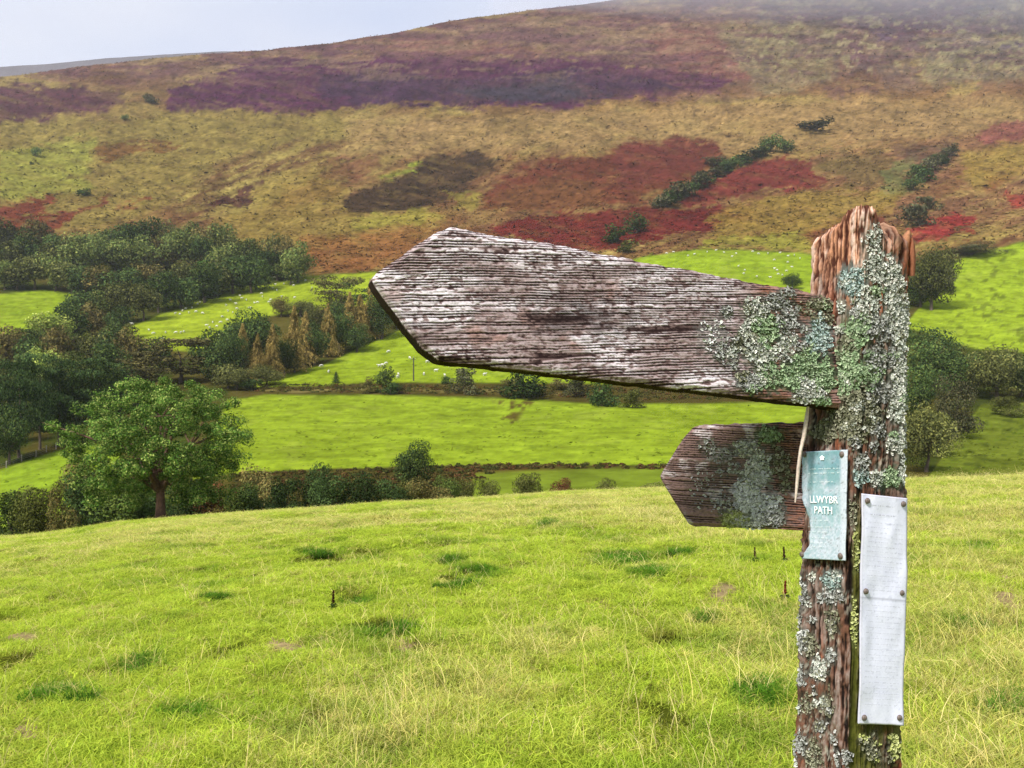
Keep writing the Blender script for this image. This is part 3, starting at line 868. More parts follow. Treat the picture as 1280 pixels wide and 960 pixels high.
ORD = ['first', 'second', 'third', 'fourth', 'fifth', 'sixth', 'seventh', 'eighth', 'ninth', 'tenth', 'eleventh', 'twelfth', 'thirteenth', 'fourteenth', 'fifteenth', 'sixteenth', 'seventeenth', 'eighteenth', 'nineteenth', 'twentieth'] + ['twenty-' + w for w in ('first', 'second', 'third', 'fourth', 'fifth', 'sixth', 'seventh', 'eighth', 'ninth')] + ['thirtieth']

def plant_list(items, place, group, big=1):
    """items: (px, base row, height px, width px, kind[, own label]); look-alikes count from the left"""
    items = sorted(items, key=lambda t: t[0])
    tot, cnt = {}, {}
    for it in items:
        if len(it) < 6: tot[it[4]] = tot.get(it[4], 0) + 1
    for it in items:
        px, py, hp, wp, kind = it[:5]
        p = locate(px, py)
        s = p.y / F
        if len(it) > 5:
            lab = it[5]
        else:
            cnt[kind] = cnt.get(kind, 0) + 1
            d = KINDS[kind][2]
            if tot[kind] == 1: lab = 'only %s %s' % (d, place)
            else: lab = '%s %s from left %s' % (ORD[cnt[kind] - 1], d, place)
        tree(kind, p, hp * s, wp * s, lab, group, big)

# upper wood on the left, in four rows
tr = random.Random(5)
def row(x0, x1, step, base, hh, ww, kinds):
    out = []; x = x0
    while x < x1:
        k = tr.choice(kinds)
        out.append((x + tr.uniform(-4, 4), base(x) + tr.uniform(-3, 3), hh * tr.uniform(.8, 1.2), ww * tr.uniform(.9, 1.25), k)); x += step * tr.uniform(.85, 1.15)
    return out
mixk = ['dark', 'mid', 'mid', 'dark', 'olive', 'mid', 'brown']
top_edge = lambda x: float(tab(x, (0, 322), (90, 330), (150, 322), (220, 320), (260, 326), (320, 340), (375, 352)))
plant_list(row(-6, 378, 19, top_edge, 42, 34, ['dark', 'mid', 'dark', 'mid', 'olive', 'brown']) + [(232, 316, 34, 26, 'brown', 'brown autumn tree poking up from the top edge of the upper wood')], 'along top edge of upper wood', 'trees of the upper wood')
plant_list(row(-2, 372, 20, lambda x: top_edge(x) + (8 if x > 300 else 19), 40, 38, mixk) + [(263, 358, 30, 30, 'green', 'bright green round tree standing out in the upper wood')], 'in second row of upper wood', 'trees of the upper wood')
plant_list(row(2, 318, 21, lambda x: float(tab(x, (0, 362), (85, 366), (110, 372), (250, 374), (318, 364))), 40, 40, mixk), 'in third row of upper wood', 'trees of the upper wood')
plant_list(row(98, 268, 25, lambda x: float(tab(x, (98, 405), (160, 402), (268, 377))), 44, 38, ['dark', 'mid', 'mid', 'dark', 'olive']), 'along bottom edge of upper wood', 'trees of the upper wood')

# lower wood on the left, round and behind the oak
plant_list([
    (62, 440, 48, 52, 'light', 'pale green feathery tree beside the left far pasture'), (30, 448, 36, 44, 'dark'), (92, 428, 44, 34, 'dark'), (115, 420, 40, 36, 'brown', 'round brown tree between the two upper pastures'),
    (150, 424, 40, 30, 'dark'), (142, 446, 38, 44, 'dark'), (8, 470, 60, 44, 'brown'), (45, 478, 56, 42, 'dark'), (74, 478, 66, 44, 'brown'), (108, 474, 56, 44, 'olive'),
    (140, 478, 50, 44, 'dark'), (164, 466, 56, 40, 'brown'), (190, 464, 42, 42, 'dark'), (226, 478, 54, 76, 'rust pine', 'wide brownish pine with sloping right side above the oak'), (180, 492, 52, 60, 'rust pine', 'dark brownish pine just above the left of the oak'),
    (262, 466, 52, 44, 'dark'), (275, 480, 44, 40, 'dark'), (285, 486, 30, 34, 'olive'), (296, 450, 50, 40, 'dark'),
    ], 'in lower wood above the oak', 'trees of the lower wood')
plant_list([
    (-6, 560, 110, 60, 'pine'), (24, 572, 118, 56, 'pine'), (50, 562, 118, 50, 'pine'), (74, 556, 104, 48, 'pine'), (98, 552, 88, 52, 'pine'), (4, 520, 70, 40, 'olive'), (52, 512, 74, 44, 'light', 'pale yellowish green tree in the dark pines at left'), (82, 520, 76, 50, 'mid'), (118, 545, 96, 54, 'dark'), (12, 580, 70, 46, 'dark'), (64, 540, 84, 50, 'dark'), (36, 540, 96, 50, 'spruce'), (130, 520, 70, 60, 'pine'), (150, 530, 70, 60, 'dark'),
    ], 'in wood at left frame edge', 'trees of the dark wood', big=2)

# larch belt between the two sheep fields
plant_list([
    (303, 474, 66, 27, 'larch'), (322, 478, 58, 24, 'larch'), (341, 474, 66, 26, 'larch'), (368, 466, 80, 30, 'larch'), (382, 458, 66, 28, 'larch'), (410, 446, 64, 26, 'larch'), (437, 430, 62, 26, 'larch'), (450, 428, 58, 24, 'larch'), (463, 424, 70, 26, 'larch'),
    (318, 456, 66, 58, 'dark', 'large dark round tree behind the left larches'), (292, 478, 60, 40, 'dark'), (356, 470, 44, 34, 'dark'), (392, 456, 52, 40, 'dark'), (424, 440, 60, 36, 'dark'), (352, 396, 24, 28, 'brown', 'small brown tree at the edge of the middle sheep field'), (376, 396, 20, 34, 'olive', 'low olive tree at the edge of the middle sheep field'),
    (396, 420, 38, 32, 'olive'), (422, 410, 66, 56, 'rust pine', 'tall dark pine rising over the larch belt'), (440, 398, 44, 50, 'pine'), (478, 424, 60, 40, 'dark'), (498, 412, 48, 40, 'dark'), (520, 404, 40, 40, 'olive'), (334, 482, 26, 36, 'olive'), (296, 488, 26, 40, 'olive'), (446, 440, 34, 36, 'dark'),
    ], 'in belt left of big arm', 'trees of the larch belt', big=2)

# middle hedge line
plant_list([
    (420, 479, 14, 10, 'spruce', 'tiny dark conifer on the middle hedge bank'), (480, 489, 30, 28, 'bush', 'round green bush left of the telegraph pole'), (458, 492, 20, 15, 'brown bush', 'small reddish bush on the middle hedge bank'), (488, 493, 14, 24, 'dark bush', 'low dark bush beneath the round green bush'),
    (580, 493, 32, 30, 'grey bush', 'dull bush right of the telegraph pole'), (557, 480, 9, 14, 'dark bush', 'tiny bush just right of the telegraph pole'), (655, 498, 40, 52, 'dark bush', 'broad dark bush beneath the big sign arm'), (720, 496, 24, 30, 'grey bush', 'greyish bush in the gap beneath the middle of the arm'), (753, 508, 34, 36, 'dark bush', 'dark bush beneath the right half of the arm'), (790, 510, 22, 26, 'olive bush', 'small olive bush beneath the right half of the arm'), (315, 488, 14, 26, 'dark bush', 'dark bush at the left end of the hedge bank'),
    (640, 484, 12, 30, 'brown bush', 'flat brown bush left of the broad dark bush'), (700, 488, 14, 22, 'brown bush', 'flat brown bush right of the broad dark bush'),
    ], 'on the middle hedge bank', 'bushes on the middle hedge bank')

# right edge
plant_list([
    (1164, 388, 76, 54, 'olive', 'tall olive tree directly right of the post top'), (1176, 366, 46, 34, 'grey bush', 'greyish bush beside the right pasture'), (1150, 384, 44, 40, 'dark', 'dark tree at the right edge of the post'), (1168, 344, 28, 40, 'olive bush', 'low olive bush beneath the red bracken patch'), (1215, 318, 13, 60, 'grey bush', 'flat dark hedge bush above the right pasture'),
    (1166, 486, 76, 74, 'dark', 'big very dark tree right of the post'), (1200, 492, 52, 60, 'dark', 'dark spreading tree below the right pasture'), (1246, 500, 64, 70, 'olive', 'olive tree below the right pasture at the frame edge'), (1276, 496, 52, 50, 'dark', 'dark tree cut by the right frame edge'),
    (1158, 590, 84, 66, 'olive', 'olive bushy tree behind the right of the post'), (1196, 548, 76, 54, 'grey bush', 'greyish brown bush right of the post'), (1172, 570, 56, 50, 'olive bush', 'olive bush low against the post'), (1150, 520, 60, 60, 'dark', 'dark tree just behind the right side of the post'), (1262, 520, 24, 40, 'olive bush', 'low olive bush on the rough corner field'), (990, 362, 20, 24, 'dark', 'small dark tree between sheep pasture and sign'),
    ], 'right of the post', 'trees on the right', big=2)

# gullies and single trees on the moor
plant_list([
    (963, 190, 21, 28, 'dark', 'dark round tree at the top of the gully trees'), (982, 192, 18, 22, 'dark', 'second dark tree at the top of the gully'), (940, 200, 12, 30, 'grey bush', 'greyish bush just below the top gully trees'), (914, 212, 15, 28, 'dark', 'small dark tree halfway down the gully'), (894, 222, 12, 26, 'grey bush', 'low grey bush halfway down the gully'), (872, 238, 24, 28, 'grey bush', 'grey bush in the lower gully'), (848, 252, 26, 34, 'grey bush', 'wide grey bush at the foot of the gully'), (826, 260, 18, 26, 'grey bush', 'last grey bush at the foot of the gully'), (892, 208, 10, 30, 'grey bush', 'pale bush left of the gully'),
    (796, 292, 24, 30, 'dark', 'dark tree right of the red bracken slope'), (770, 304, 22, 34, 'dark bush', 'dark bush at the foot of the red bracken slope'), (784, 316, 16, 26, 'olive bush', 'low olive bush below the red bracken slope'),
    (1020, 164, 14, 42, 'grey bush', 'purplish heather clump high on the moor above the post'), (1146, 222, 16, 22, 'dark', 'upper dark tree of the right gully'), (1166, 214, 20, 26, 'grey bush', 'grey tree of the right gully'), (1142, 238, 18, 24, 'dark', 'lower dark tree of the right gully'), (1150, 284, 28, 34, 'grey bush', 'dark shrub right above the post top'), (1136, 276, 18, 24, 'grey bush', 'shrub beside the dark shrub above the post'), (1188, 196, 14, 22, 'grey bush', 'grey shrub at the head of the right gully'),
    (156, 151, 8, 9, 'dark', 'tiny lone dark tree below the left heather'), (45, 196, 12, 12, 'dark', 'small lone tree high on the left moor'), (105, 245, 9, 18, 'dark bush', 'lone dark bush above the upper wood'), (188, 129, 10, 18, 'grey bush', 'faint grey bush in the heather at left'), (40, 206, 4, 5, 'dark bush', 'tiny speck of a bush on the left moor'),
    (952, 197, 12, 24, 'dark bush', 'dark bush joining the top trees of the gully'), (927, 207, 12, 28, 'dark bush', 'dark bush in the upper middle of the gully'), (904, 218, 12, 24, 'dark bush', 'dark bush in the very middle of the gully'), (884, 230, 14, 26, 'dark bush', 'dark bush below the middle of the gully'), (860, 246, 18, 28, 'dark bush', 'dark bush near the foot of the gully'), (836, 258, 18, 30, 'dark bush', 'darkest bush at the foot of the gully'),
    (1156, 228, 16, 24, 'dark bush', 'dark bush in the middle of the right gully'), (1176, 206, 14, 22, 'dark bush', 'dark bush near the head of the right gully'), (1160, 262, 16, 30, 'grey bush', 'low grey shrub in the lower right gully'),
    ], 'on the moor', 'trees scattered on the moor', big=0)

# dingle hedge just beyond the brow of the meadow: placed by depth and top row
def dingle(items, group):
    for (px, Yv, top, wp, kind, lab) in items:
        p = ground(px, Yv); s = Yv / F
        zt = EYE + (480 - top) * s
        tree(kind, p, max(zt - p.z, .6), wp * s, lab, group, 2)
dingle([
    (14, 84, 618, 80, 'bush', 'leafy bush at the far left end of the dingle hedge'), (52, 82, 610, 56, 'olive bush', 'olive bush left of the oak, near the frame edge'), (78, 80, 606, 44, 'brown bush', 'thin brown bush in the hedge left of the oak'), (112, 84, 592, 76, 'dark bush', 'tall dark bush under the left side of the oak'), (150, 84, 604, 76, 'bush', 'green bush under the middle of the oak'), (106, 88, 572, 60, 'brown bush', 'brownish bush at the left flank of the oak'),
    (180, 86, 596, 70, 'dark bush', 'dark bush directly behind the oak trunk'), (240, 82, 600, 64, 'dark bush', 'dark bush just right of the oak trunk'), (266, 84, 604, 56, 'red bush', 'reddish bush right of the oak'), (296, 82, 608, 60, 'bush', 'low green bush right of the oak'), (330, 88, 586, 52, 'brown bush', 'tall brown bush in the hedge right of the oak'), (322, 82, 610, 56, 'dark bush', 'dark bush beneath the tall brown bush'),
    (360, 86, 600, 54, 'dark bush', 'dark bush right of the tall brown bush'), (396, 88, 582, 44, 'dark bush', 'tall pointed dark bush in the middle of the hedge'), (420, 84, 596, 60, 'dark bush', 'broad dark bush right of the pointed one'), (452, 84, 594, 62, 'dark bush', 'broadest dark bush in the hedge'), (486, 84, 602, 54, 'dark bush', 'dark bush left below the lone hawthorn'), (512, 86, 604, 40, 'olive bush', 'olive bush below the lone hawthorn'), (540, 84, 600, 48, 'brown bush', 'reddish brown bush at the right end of the hedge'), (560, 86, 598, 40, 'bush', 'green bush at the right end of the hedge'),
    (580, 90, 598, 36, 'olive bush', 'pale olive bush right of the hedge'), (610, 92, 600, 34, 'olive bush', 'last olive bush of the hedge on open grass'),
    (664, 92, 592, 44, 'olive bush', 'round olive bush on the slope left of the small arm'), (700, 90, 600, 34, 'red bush', 'reddish clump on the slope left of the small arm'), (752, 92, 600, 32, 'olive bush', 'low olive bush below the middle of the slope'), (812, 92, 604, 40, 'olive bush', 'low bush near the tip of the small arm'),
    ], 'bushes of the dingle hedge')
hp = ground(518, 118); hp_s = 118 / F
tree('dark', hp, EYE + (480 - 553) * hp_s - hp.z, 48 * hp_s, 'lone round dark hawthorn in front of the main green field', None, 2, 'hawthorn_tree')['category'] = 'tree'

# the oak in front of the wood
def build_oak():
    p = ground(200, 67); s = 67 / F
    o = empty('oak_tree', p)
    tag(o, 'big spreading oak with brown trunk just beyond the meadow brow', 'tree')
    r = np.random.default_rng(77)
    H = EYE + (480 - 468) * s - p.z; Wd = 222 * s
    parts = [tube([(0, 0, -.3), (.02, 0, .5), (.05, 0, 1.4), (.02, 0, 2.4), (0, .1, 3.4)], [.58, .38, .32, .29, .26], 14, 1, .1)]
    tips = []
    for k in range(13):
        a = 2 * math.pi * k / 13 + r.uniform(-.2, .2)
        el = r.uniform(.25, 1.25); l = r.uniform(.72, 1.0)
        d = np.array([math.cos(a) * math.cos(el) * Wd * .36, math.sin(a) * math.cos(el) * Wd * .33, math.sin(el) * (H - 3.2) * .72]) * l
        z0 = r.uniform(1.9, 3.3)
        q = [np.array([0, .05, z0])]
        for t in (.25, .5, .75, 1.0):
            q.append(q[0] * 0 + np.array([0, .05, z0]) + d * t + np.array([0, 0, .9 * math.sin(t * 2.2)]) + r.normal(0, .22, 3))
        parts.append(tube([tuple(v) for v in q], [.22, .17, .12, .08, .03], 7, k, .12))
        for m in range(5):
            b0 = q[1 + m % 4]; dd = r.normal(0, 1, 3) * np.array([1.3, 1.3, .8]) + d / np.linalg.norm(d) * 1.2
            parts.append(tube([tuple(b0), tuple(b0 + dd * .6 + r.normal(0, .1, 3)), tuple(b0 + dd * 1.2)], [.09, .06, .02], 5, k * 9 + m, .12))
            tips.append(b0 + dd)
    V, Q = join(parts)
    link('trunk', mesh_np('trunk', V, Q), plain_mat('oak_bark', (.15, .085, .06), .95, 5, .55, 1.45, bump=.8, bump_d=.06), o)
    # leaf clumps: through the crown, denser at its skin
    P, N, tone = [], [], []
    cx0, cz0 = 0.0, H * .56
    clumps = [t for t in tips]
    while len(clumps) < 350:
        d = r.normal(0, 1, 3); d /= np.linalg.norm(d)
        if d[2] < -.75: continue
        k = r.uniform(.62, 1.0)
        c = np.array([d[0] * Wd * .5 * k, d[1] * Wd * .44 * k, cz0 + d[2] * H * .44 * k])
        if c[2] < 2.9 and abs(c[0] - .5) < 1.7: continue
        if c[0] > Wd * .2 and c[2] < 2.8: continue
        clumps.append(c)
    while len(clumps) < 395:
        x = r.uniform(-.42, .36) * Wd
        if abs(x - .3) < 1.1: continue
        clumps.append(np.array([x, r.uniform(-.2, .2) * Wd, r.uniform(1.5, 3.4)]))
    for c in clumps:
        m = int(r.uniform(130, 270)); rad = r.uniform(.4, .9)
        d = r.normal(0, 1, (m, 3)); d /= np.linalg.norm(d, axis=1)[:, None]
        P.append(c + d * (rad * r.uniform(.4, 1.05, m))[:, None] * np.array([1, 1, .75])); N.append(d + [0, 0, .4]); tone.append(np.full(m, r.uniform(.7, 1.3)))
    P = np.concatenate(P); N = np.concatenate(N); N /= np.linalg.norm(N, axis=1)[:, None]; tone = np.concatenate(tone)
    ok = (P[:, 2] > .9) & ~((P[:, 2] < 2.6) & (np.abs(P[:, 0] - .4) < 1.3))
    P, N, tone = P[ok], N[ok], tone[ok]
    p_ = np.array(pal((96, 128, 54), (80, 112, 48), (120, 146, 66), (70, 98, 44), (150, 162, 88), k=1.0))  # palest tone paints highlights in among the leaf greens
    c = p_[r.integers(0, 5, len(P))] * (tone * r.uniform(.75, 1.25, len(P)))[:, None]
    V, Q, C = leaves(P, N, .075, r, c)
    me = mesh_np('crown', V, Q, smooth=False); vcol(me, 'leafcol', np.clip(C, 0, 1))
    link('crown', me, leaf_mat('oak_leaf', tint_lo=1, tint_hi=1, transl=.3), o)
build_oak()

# ------------------------------------------------------------------ bracken on the banks (stuff)
def build_bracken():
    r = np.random.default_rng(91)
    P = []
    for (poly, n) in (([(310, 481), (450, 481), (640, 483), (800, 486), (1000, 490), (1000, 499), (800, 501), (640, 494), (310, 490)], 900), ([(290, 592), (480, 586), (600, 582), (640, 584), (600, 600), (480, 612), (290, 620)], 620), ([(560, 581), (700, 580), (840, 582), (840, 587), (700, 586), (600, 588)], 130)):
        pts = np.array(poly); lo, hi = pts.min(0), pts.max(0)
        q = np.stack([r.uniform(lo[0], hi[0], n * 3), r.uniform(lo[1], hi[1], n * 3)], 1)
        m = poly_mask(q[:, 0], q[:, 1], poly, .5) > .5
        P += [tuple(v) for v in q[m][:n]]
    C0, N0, S, K = [], [], [], []
    pa = np.array(pal((96, 86, 48), (84, 84, 44), (108, 98, 54), (78, 86, 42), (108, 80, 50), k=.75))
    for px, py in P:
        p = locate(px, py); s = p.y / F
        m = 34
        d = r.normal(0, 1, (m, 3)); d[:, 2] = np.abs(d[:, 2])
        d /= np.linalg.norm(d, axis=1)[:, None]
        C0.append(np.array(p) + d * r.uniform(.3, 1, (m, 1)) * np.array([3.2, 2, 2.0]) * s * r.uniform(.4, 1.9)); N0.append(d); K.append(pa[r.integers(0, 5)] * r.uniform(.6, 1.3, (m, 1))); S.append(np.full(m, 1.1 * s))
    C0 = np.concatenate(C0); N0 = np.concatenate(N0); K = np.concatenate(K); S = np.concatenate(S)
    V, Q, C = leaves(C0, N0, .17, r, K)
    me = mesh_np('bracken', V, Q, smooth=False); vcol(me, 'leafcol', np.clip(C, 0, 1))
    link('bracken', me, foliage, kind='stuff')
build_bracken()

def scatter_far(name, n, ylo, yhi, keep_cls, smin, smax, k_lo, k_hi, faces, seed, tintcol=None, patch=None):
    """small plants too many to count, standing on the far ground: heather, bracken, rushes"""
    r = np.random.default_rng(seed)
    px = r.uniform(-60, 1340, n); Yv = np.exp(r.uniform(math.log(ylo), math.log(yhi), n))
    X = (px - 640) / F * Yv; Z = height(X, Yv)
    py = 480 - (Z - EYE) / Yv * F
    C, cls = cover(px, py, Yv, X)
    ok = keep_cls(cls) & (py > -20)
    if patch is not None: ok &= r.uniform(size=n) < patch(px, py)
    px, Yv, X, Z, C = px[ok], Yv[ok], X[ok], Z[ok], C[ok]
    m = len(px)
    if tintcol is not None: C = np.tile(lin(tintcol) * KT, (m, 1))
    C = C * (k_lo + (k_hi - k_lo) * r.uniform(size=m) ** 1.3)[:, None]
    sz = smin + (smax - smin) * r.uniform(size=m) ** 2
    P = np.repeat(np.stack([X, Yv, Z], 1), faces, 0); S = np.repeat(sz, faces); K = np.repeat(C, faces, 0)
    P = P + r.normal(0, .45, (m * faces, 3)) * S[:, None] * np.array([1.3, 1, .35]) + np.array([0, 0, .3]) * S[:, None]
    N = np.tile([0, -.55, .8], (m * faces, 1)) + r.normal(0, .35, (m * faces, 3)); N /= np.linalg.norm(N, axis=1)[:, None]
    A = np.cross(N, [0, 0, 1.0]) + r.normal(0, .2, (m * faces, 3)); A /= np.linalg.norm(A, axis=1)[:, None]
    B = np.cross(N, A)
    s = S[:, None] * r.uniform(.6, 1.3, (m * faces, 1))
    V = np.stack([P - A * s, P - B * s * .42, P + A * s, P + B * s * .42], 1).reshape(-1, 3)
    me = mesh_np(name, V, np.arange(4 * len(P)).reshape(-1, 4), smooth=False)
    vcol(me, 'cover', np.clip(np.repeat(K, 4, 0), 0, 1))
    link(name, me, scrub_mat, kind='stuff')
scrub_mat = attr_mat('moor_scrub', 'cover', 0.95, .5, .8, 1.2, spec=0.0)
scatter_far('moor_heather', 60000, 520, 1560, lambda c: c == 0, .5, 2.2, .78, 1.38, 2, 61)
scatter_far('field_rushes', 16000, 120, 520, lambda c: c >= 2, .16, .55, .58, .95, 2, 62, None, lambda px, py: .15 + .85 * sstep(.52, .68, fbm(px / 24, py / 9, oct=3, seed=171)) * np.where(px > 1100, 1, .45))

# ------------------------------------------------------------------ sheep
def sheep_mesh(pose):
    parts = []
    def ell(c, rr, nu=8, nv=6, seed=0):
        V, Q = [], []
        r = np.random.default_rng(seed)
        for j in range(nv + 1):
            th = math.pi * j / nv
            for i in range(nu):
                a = 2 * math.pi * i / nu; k = 1 + r.uniform(-.05, .05)
                V.append((c[0] + rr[0] * math.cos(th) * k, c[1] + rr[1] * math.sin(th) * math.cos(a) * k, c[2] + rr[2] * math.sin(th) * math.sin(a) * k))
            if j:
                b = nu * (j - 1)
                Q += [(b + i, b + (i + 1) % nu, b + nu + (i + 1) % nu, b + nu + i) for i in range(nu)]
        return V, Q
    parts.append(ell((0, 0, .62), (.58, .27, .29), seed=1))
    hz = .30 if pose else .86
    parts.append(tube([(.46, 0, .70), (.62, 0, (.72 + hz) / 2 + .02), (.72, 0, hz)], [.16, .12, .10], 7))
    parts.append(tube([(.70, 0, hz + .03), (.82, 0, hz - .04), (.93, 0, hz - .12)], [.10, .085, .05], 7))
    for s in (-1, 1):
        parts.append(tube([(.72, .07 * s, hz + .06), (.70, .20 * s, hz + .03)], [.03, .012], 5))
        for x in (.34, -.38):
            parts.append(tube([(x, .14 * s, .45), (x + (.03 if x > 0 else -.05), .14 * s, .26), (x, .14 * s, 0)], [.075, .045, .04], 6))
    parts.append(tube([(-.56, 0, .72), (-.66, 0, .60), (-.66, 0, .42)], [.05, .045, .03], 6))
    V, Q = join(parts)
    return mesh_np('sheep', V, Q)
wool = plain_mat('wool', (.62, .60, .52), .95, 8, .85, 1.1)
SH = [sheep_mesh(0), sheep_mesh(1)]
for m_ in SH: m_.materials.append(wool)
srnd = random.Random(3)
def flock(pts, label, group):
    for i, (px, py) in enumerate(sorted(pts)):
        p = locate(px, py)
        o = bpy.data.objects.new('sheep', SH[srnd.randrange(2)])
        COL.objects.link(o)
        o.location = p; o.rotation_euler = (0, 0, srnd.uniform(0, 6.28)); o.scale = (1.1,) * 3
        tag(o, '%s white sheep from left %s' % (ORD[i], label), 'sheep', group)
mid_pts = [(228, 390), (232, 387), (225, 394), (240, 386), (250, 379), (254, 375), (247, 381), (245, 391), (219, 393), (192, 418), (207, 417), (220, 417), (226, 417), (230, 416), (165, 406), (283, 383), (288, 376), (295, 381), (302, 374), (300, 371), (278, 397), (271, 409), (266, 404), (262, 411), (276, 419), (281, 421), (258, 408), (346, 364), (344, 357), (355, 356), (341, 361), (367, 358), (366, 354), (328, 372), (327, 368), (336, 379), (322, 379), (318, 380), (312, 386), (308, 376), (296, 387), (291, 392), (285, 390), (284, 401), (276, 404), (338, 376), (368, 373), (352, 372), (382, 352), (391, 350), (372, 351), (253, 393), (236, 392), (203, 425), (186, 414), (390, 361), (343, 348), (361, 349)]
low_pts = [(486, 441), (512, 449), (483, 456), (478, 458), (474, 459), (498, 470), (497, 473), (534, 454), (530, 469), (562, 459), (545, 465), (556, 471), (592, 462), (402, 459), (411, 466), (327, 476), (386, 451), (576, 474), (606, 470)]
sign_pts = [(833, 318), (842, 316), (860, 321), (868, 319), (884, 316), (895, 314), (905, 317), (915, 322), (941, 312.5 + 3), (948, 318), (960, 318), (975, 317), (985, 321), (993, 320), (971, 339), (968, 337), (973, 344), (963, 348), (978, 345), (983, 340), (990, 335), (1000, 324), (931, 339), (930, 343), (923, 334), (946, 347), (920, 318), (968, 326), (985, 329)]
flock([q for q in mid_pts if q[0] < 250], 'in the left part of the middle pasture', 'sheep in the middle pasture')
flock([q for q in mid_pts if 250 <= q[0] < 304], 'in the centre of the middle pasture', 'sheep in the middle pasture')
flock([q for q in mid_pts if q[0] >= 304], 'in the right part of the middle pasture, near the larches', 'sheep in the middle pasture')
flock(low_pts, 'in the pasture with the telegraph pole', 'sheep in the pole pasture')
flock(sign_pts, 'in the pasture above the big sign arm', 'sheep in the pasture behind the sign')

# telegraph pole
def build_pole():
    p = locate(517, 476); s = p.y / F
    o = empty('telegraph_pole', p)
    tag(o, 'thin dark telegraph pole on the hedge bank below the arm tip', 'pole')
    h = 29 * s
    wm = plain_mat('pole_wood', (.06, .05, .045), .9, 4)
    V, Q = tube([(0, 0, -.4), (0, 0, h * .5), (0, 0, h)], [.21, .18, .15], 8)
    link('pole', mesh_np('pole', V, Q), wm, o)
    V, Q = tube([(-.7, 0, h - .55), (0, -.02, h - .55), (.7, 0, h - .55)], [.07, .07, .07], 6)
    link('crossarm', mesh_np('crossarm', V, Q), wm, o)
    im = plain_mat('insulator', (.6, .6, .58), .4, 4)
    V, Q = tube([(0, 0, 0), (0, 0, .1), (0, 0, .16), (0, 0, .22)], [.03, .07, .07, .03], 7)
    me = mesh_np('insulator', V, Q)
    for x in (-.6, 0, .6):
        c = link('insulator', me, im, o); c.location = (x, 0, h - .5 + (0.5 if x == 0 else 0))
build_pole()

# fence along the foot of the dark wood
def build_fence():
    pts = [locate(px, py, 118) for px, py in ((-10, 590), (8, 585), (27, 577), (45, 571), (58, 565), (70, 562), (84, 559), (97, 558))]
    o = empty('post_fence', pts[0])
    tag(o, 'low wooden post and wire fence at the foot of the dark wood', 'fence')
    m = plain_mat('fence_wood', (.24, .21, .17), .9, 3)
    V, Q = tube([(0, 0, -.3), (0, 0, .7), (0, 0, 1.35), (0, 0, 1.42)], [.10, .10, .09, .04], 7)
    me = mesh_np('post', V, Q)
    for p in pts:
        c = link('post', me, m, o); c.location = p - pts[0]
    wm = plain_mat('fence_wire', (.25, .25, .24), .5, 3)
    for hgt in (.45, .8, 1.15):
        V, Q = tube([tuple(p - pts[0] + Vector((0, 0, hgt))) for p in pts], [.012] * len(pts), 5)
        link('wire', mesh_np('wire', V, Q), wm, o)
build_fence()

